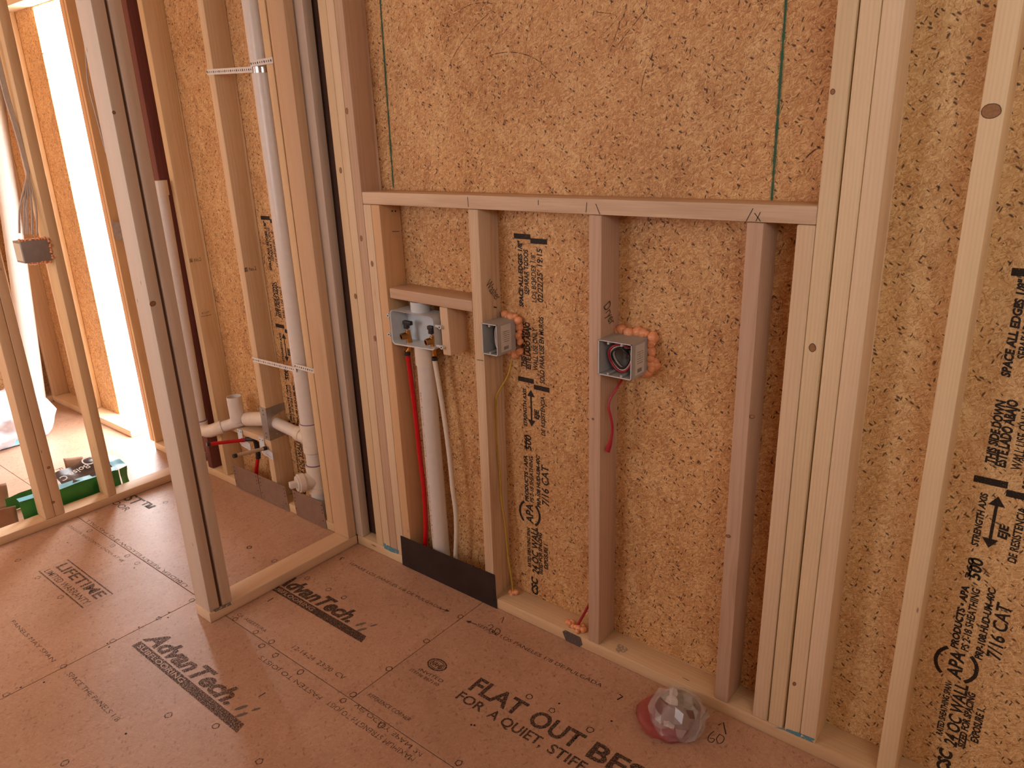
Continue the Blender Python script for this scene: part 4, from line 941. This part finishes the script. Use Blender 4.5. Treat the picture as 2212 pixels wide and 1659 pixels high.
# ================================================================== FAR PARTITION AND FAR ROOM
XF = -2.243
e3 = empty('electrical_box', (-2.285, -.487, 1.086), label='grey electrical box on the far partition stud, seen from behind', cat='electrical box')
bm = bmesh.new(); bm_box(bm, -2.325, XF, -.538, -.438, 1.086, 1.170, .002); from_bm('housing', bm, plain('dull_grey_plastic', srgb(150, 140, 134), .55), e3, smooth=True, autosmooth=35)
bm = bmesh.new(); bm_box(bm, -2.318, -2.252, -.5388, -.5382, 1.094, 1.162, 0); from_bm('label_sheet', bm, M_LABEL, e3)
blobs('sealant_bead', along((XF - .005, -.538, 1.175), (XF - .005, -.442, 1.172), 10) + along((XF, -.438, 1.170), (XF, -.436, 1.085), 8) + along((XF - .004, -.448, 1.082), (XF - .004, -.532, 1.084), 9), .0058, e3, 11)
cb0 = [(42, 504), (52, 506), (60, 506), (70, 507), (80, 508)]
for k, p in enumerate(cb0):
    pts = [at(*p, 'x', -2.285), at(p[0] - (40 - 8 * k) * .03 + (2 - k) * 1.0, 450, 'x', -2.285), at(60 + k * 1.6 - 3, 385, 'x', -2.285), at(54 + k * 1.5, 360, 'x', -2.288), at(32 + k * 2.0, 280, 'x', -2.29), at(8 + k * 2.2, 200, 'x', -2.29), at(-25 + k * 2.2, 60, 'x', -2.29)]
    tube('cable', catmull(pts, 5), .0042, M_CABLE, None, 8, label=['leftmost of the five grey cables above the far electrical box', 'second from left of the five grey cables above the far electrical box', 'middle one of the five grey cables above the far electrical box', 'fourth from left of the five grey cables above the far electrical box', 'rightmost of the five grey cables above the far electrical box'][k], cat='cable', group='grey cables above the far electrical box')
cp = [at(186, 110, 'y', -.35), at(189, 170, 'y', -.35), at(199, 230, 'y', -.35), at(229, 330, 'y', -.35)]
# thin white cable seen left of the doubled post
tube('cable', catmull([at(150, -260, 'x', -1.72), at(176, 0, 'x', -1.72), at(186, 130, 'x', -1.72), at(190, 180, 'x', -1.72), at(205, 240, 'x', -1.72), at(229, 330, 'x', -1.72)], 6), .0026, M_CABLE, None, 8, label='thin white cable hanging loose left of the doubled post', cat='cable')
# small grey patch on the stud by the doorway
pp = [at(*p, 'y', -.001) for p in ((240, 477), (259, 481), (267, 521), (247, 515))]
poly(wall_back, pp, NY, plain('dull_tape', srgb(132, 118, 112), .6, var=.15, nscale=60), 'grey_patch', .001)
# shrink-wrapped green package, lying behind the far plate
pk = empty('product_package', (-2.47, -.52, 0), label='torn green and blue shrink wrap package behind the far partition plate', cat='package')
M_PKG = plain('green_film', srgb(58, 148, 66), .35, var=.10, nscale=18); M_PKT = plain('dark_film', srgb(66, 56, 58), .25, var=.12, nscale=14); M_PKB = plain('blue_film', srgb(120, 196, 214), .3, var=.08, nscale=14)
def sheet(name, corners, nu, nv, amt, mat, par, seed=0, fr=14):
    a, b2, c, d = [Vector(p) for p in corners]; bm = bmesh.new(); G = []
    nrm = (b2 - a).cross(d - a).normalized()
    for i_ in range(nu + 1):
        row = []
        for j in range(nv + 1):
            u, v = i_ / nu, j / nv; p = (a * (1 - u) + b2 * u) * (1 - v) + (d * (1 - u) + c * u) * v
            p = p + nrm * (noise.noise(p * fr + Vector((seed, 0, 0))) * amt); p.z = max(p.z, .002); row.append(bm.verts.new(p))
        G.append(row)
    for i_ in range(nu):
        for j in range(nv): bm.faces.new((G[i_][j], G[i_ + 1][j], G[i_ + 1][j + 1], G[i_][j + 1]))
    return from_bm(name, bm, mat, par, smooth=True)
x0 = -2.345
sheet('green_side', [(x0, -.738, .002), (x0, -.330, .002), (x0 - .01, -.330, .100), (x0 - .01, -.738, .105)], 20, 6, .012, M_PKG, pk)
sheet('back_side', [(x0 - .20, -.740, .002), (x0 - .20, -.330, .002), (x0 - .19, -.330, .085), (x0 - .19, -.740, .07)], 14, 5, .012, M_PKG, pk, 3)
sheet('printed_top', [(x0 - .012, -.655, .106), (x0 - .012, -.335, .101), (x0 - .15, -.360, .150), (x0 - .13, -.600, .120)], 18, 8, .02, M_PKT, pk, 5)
sheet('blue_end', [(x0 - .01, -.345, .104), (x0 - .07, -.255, .085), (x0 - .20, -.300, .125), (x0 - .15, -.360, .150)], 8, 8, .014, M_PKB, pk, 7)
sheet('blue_edge', [(x0 - .002, -.738, .108), (x0 - .002, -.340, .104), (x0 - .030, -.340, .112), (x0 - .030, -.738, .116)], 20, 2, .006, M_PKB, pk, 9)
sheet('white_print_block', [(x0 - .016, -.650, .111), (x0 - .016, -.560, .110), (x0 - .08, -.560, .128), (x0 - .08, -.640, .122)], 8, 6, .012, plain('white_film', srgb(226, 222, 220), .3, var=.2, nscale=60), pk, 5)
sheet('green_flap', [(x0 + .006, -.330, .02), (x0 - .03, -.285, .01), (x0 - .05, -.275, .09), (x0 - .01, -.325, .10)], 5, 6, .012, M_PKG, pk, 2)
text_on(pk, 'Boise C', Vector((x0 - .075, -.430, .150)), Vector((x0 - .045, -.560, .140)), (.6, 0, -.3), .028, plain('white_ink', srgb(220, 218, 216), .5), 0, .01)
cc = Vector((x0 - .085, -.415, .158)); ribbon(pk, ring_pts(cc, (0, 1, 0), (-.92, 0, .35), .026, .026, 16, jit=0), .006, (.35, 0, .92), plain('white_ink2', srgb(220, 218, 216), .5), closed=True)
M_CARD = plain('brown_cardboard', srgb(156, 112, 84), .8, var=.06, nscale=30)
def card(nm, corners, label, seed, amt=.03):
    o = sheet(nm, corners, 10, 8, amt, M_CARD, None, seed, 9); meta(o, label, 'cardboard')
    so = o.modifiers.new('t', 'SOLIDIFY'); so.thickness = .004; return o
card('torn_cardboard', [(-2.37, -.91, .002), (-2.36, -.755, .002), (-2.385, -.745, .085), (-2.40, -.91, .105)], 'torn brown cardboard flap against the left end of the green package', 3)
card('torn_cardboard', [(-2.56, -.98, .03), (-2.55, -.72, .03), (-2.62, -.70, .10), (-2.66, -.98, .12)], 'curled brown cardboard piece behind the green package, at the picture edge', 8)
card('torn_cardboard', [(-2.60, -.46, .02), (-2.60, -.36, .02), (-2.66, -.36, .10), (-2.66, -.44, .12)], 'small brown cardboard scrap standing behind the printed package top', 5)
# white downpipe and plastic sack in the far corner
wpb = at(84, 900, 'x', -3.72); wpt = at(28, 500, 'x', -3.72)
wpt = wpb + (wpt - wpb) * (2.3 / (wpt.z - wpb.z)); wpb = wpb + (wpt - wpb) * ((0.03 - wpb.z) / (wpt.z - wpb.z))
wdp = empty('white_riser_pipe', wpb, label='bright white plastic riser pipe in the far room corner', cat='drain pipe')
cyl('pipe', wpb, wpt, .048, M_PVC, wdp, 28); cyl('hub', wpb, wpb + (wpt - wpb) * .03, .053, M_PVCG, wdp, 28)
M_SACK = plain('white_sack_film', srgb(232, 230, 240), .3, var=.05, nscale=12); M_SACKB = plain('pale_blue_film', srgb(150, 210, 226), .3, var=.06, nscale=10)
bm = bmesh.new(); bmesh.ops.create_icosphere(bm, subdivisions=4, radius=1); sc_ = at(40, 950, 'z', 0)
for v in bm.verts: v.co = Vector((v.co.x * .19, v.co.y * .26, max(v.co.z, -.8) * .15 + .12)) + Vector((sc_.x - .02, sc_.y - .10, 0))
bm.normal_update(); crumple(bm, .09, 7, 4)
for v in bm.verts: v.co.z = max(v.co.z, .002)
sk = from_bm('plastic_sack', bm, M_SACK, None, smooth=True, label='crumpled white and pale blue plastic sack on the far room floor', cat='plastic sack')
sheet('blue_panel', [(sc_.x + .10, sc_.y - .14, .01), (sc_.x + .115, sc_.y + .03, .01), (sc_.x + .03, sc_.y + .02, .20), (sc_.x + .02, sc_.y - .12, .20)], 8, 8, .03, M_SACKB, sk, 4)
smear(wall_back, [at(*p, 'y', -.0008) for p in ((108, 858), (118, 866), (117, 872), (108, 866))], NY, M_GREYSEAL, 'grey_sealant_smear')
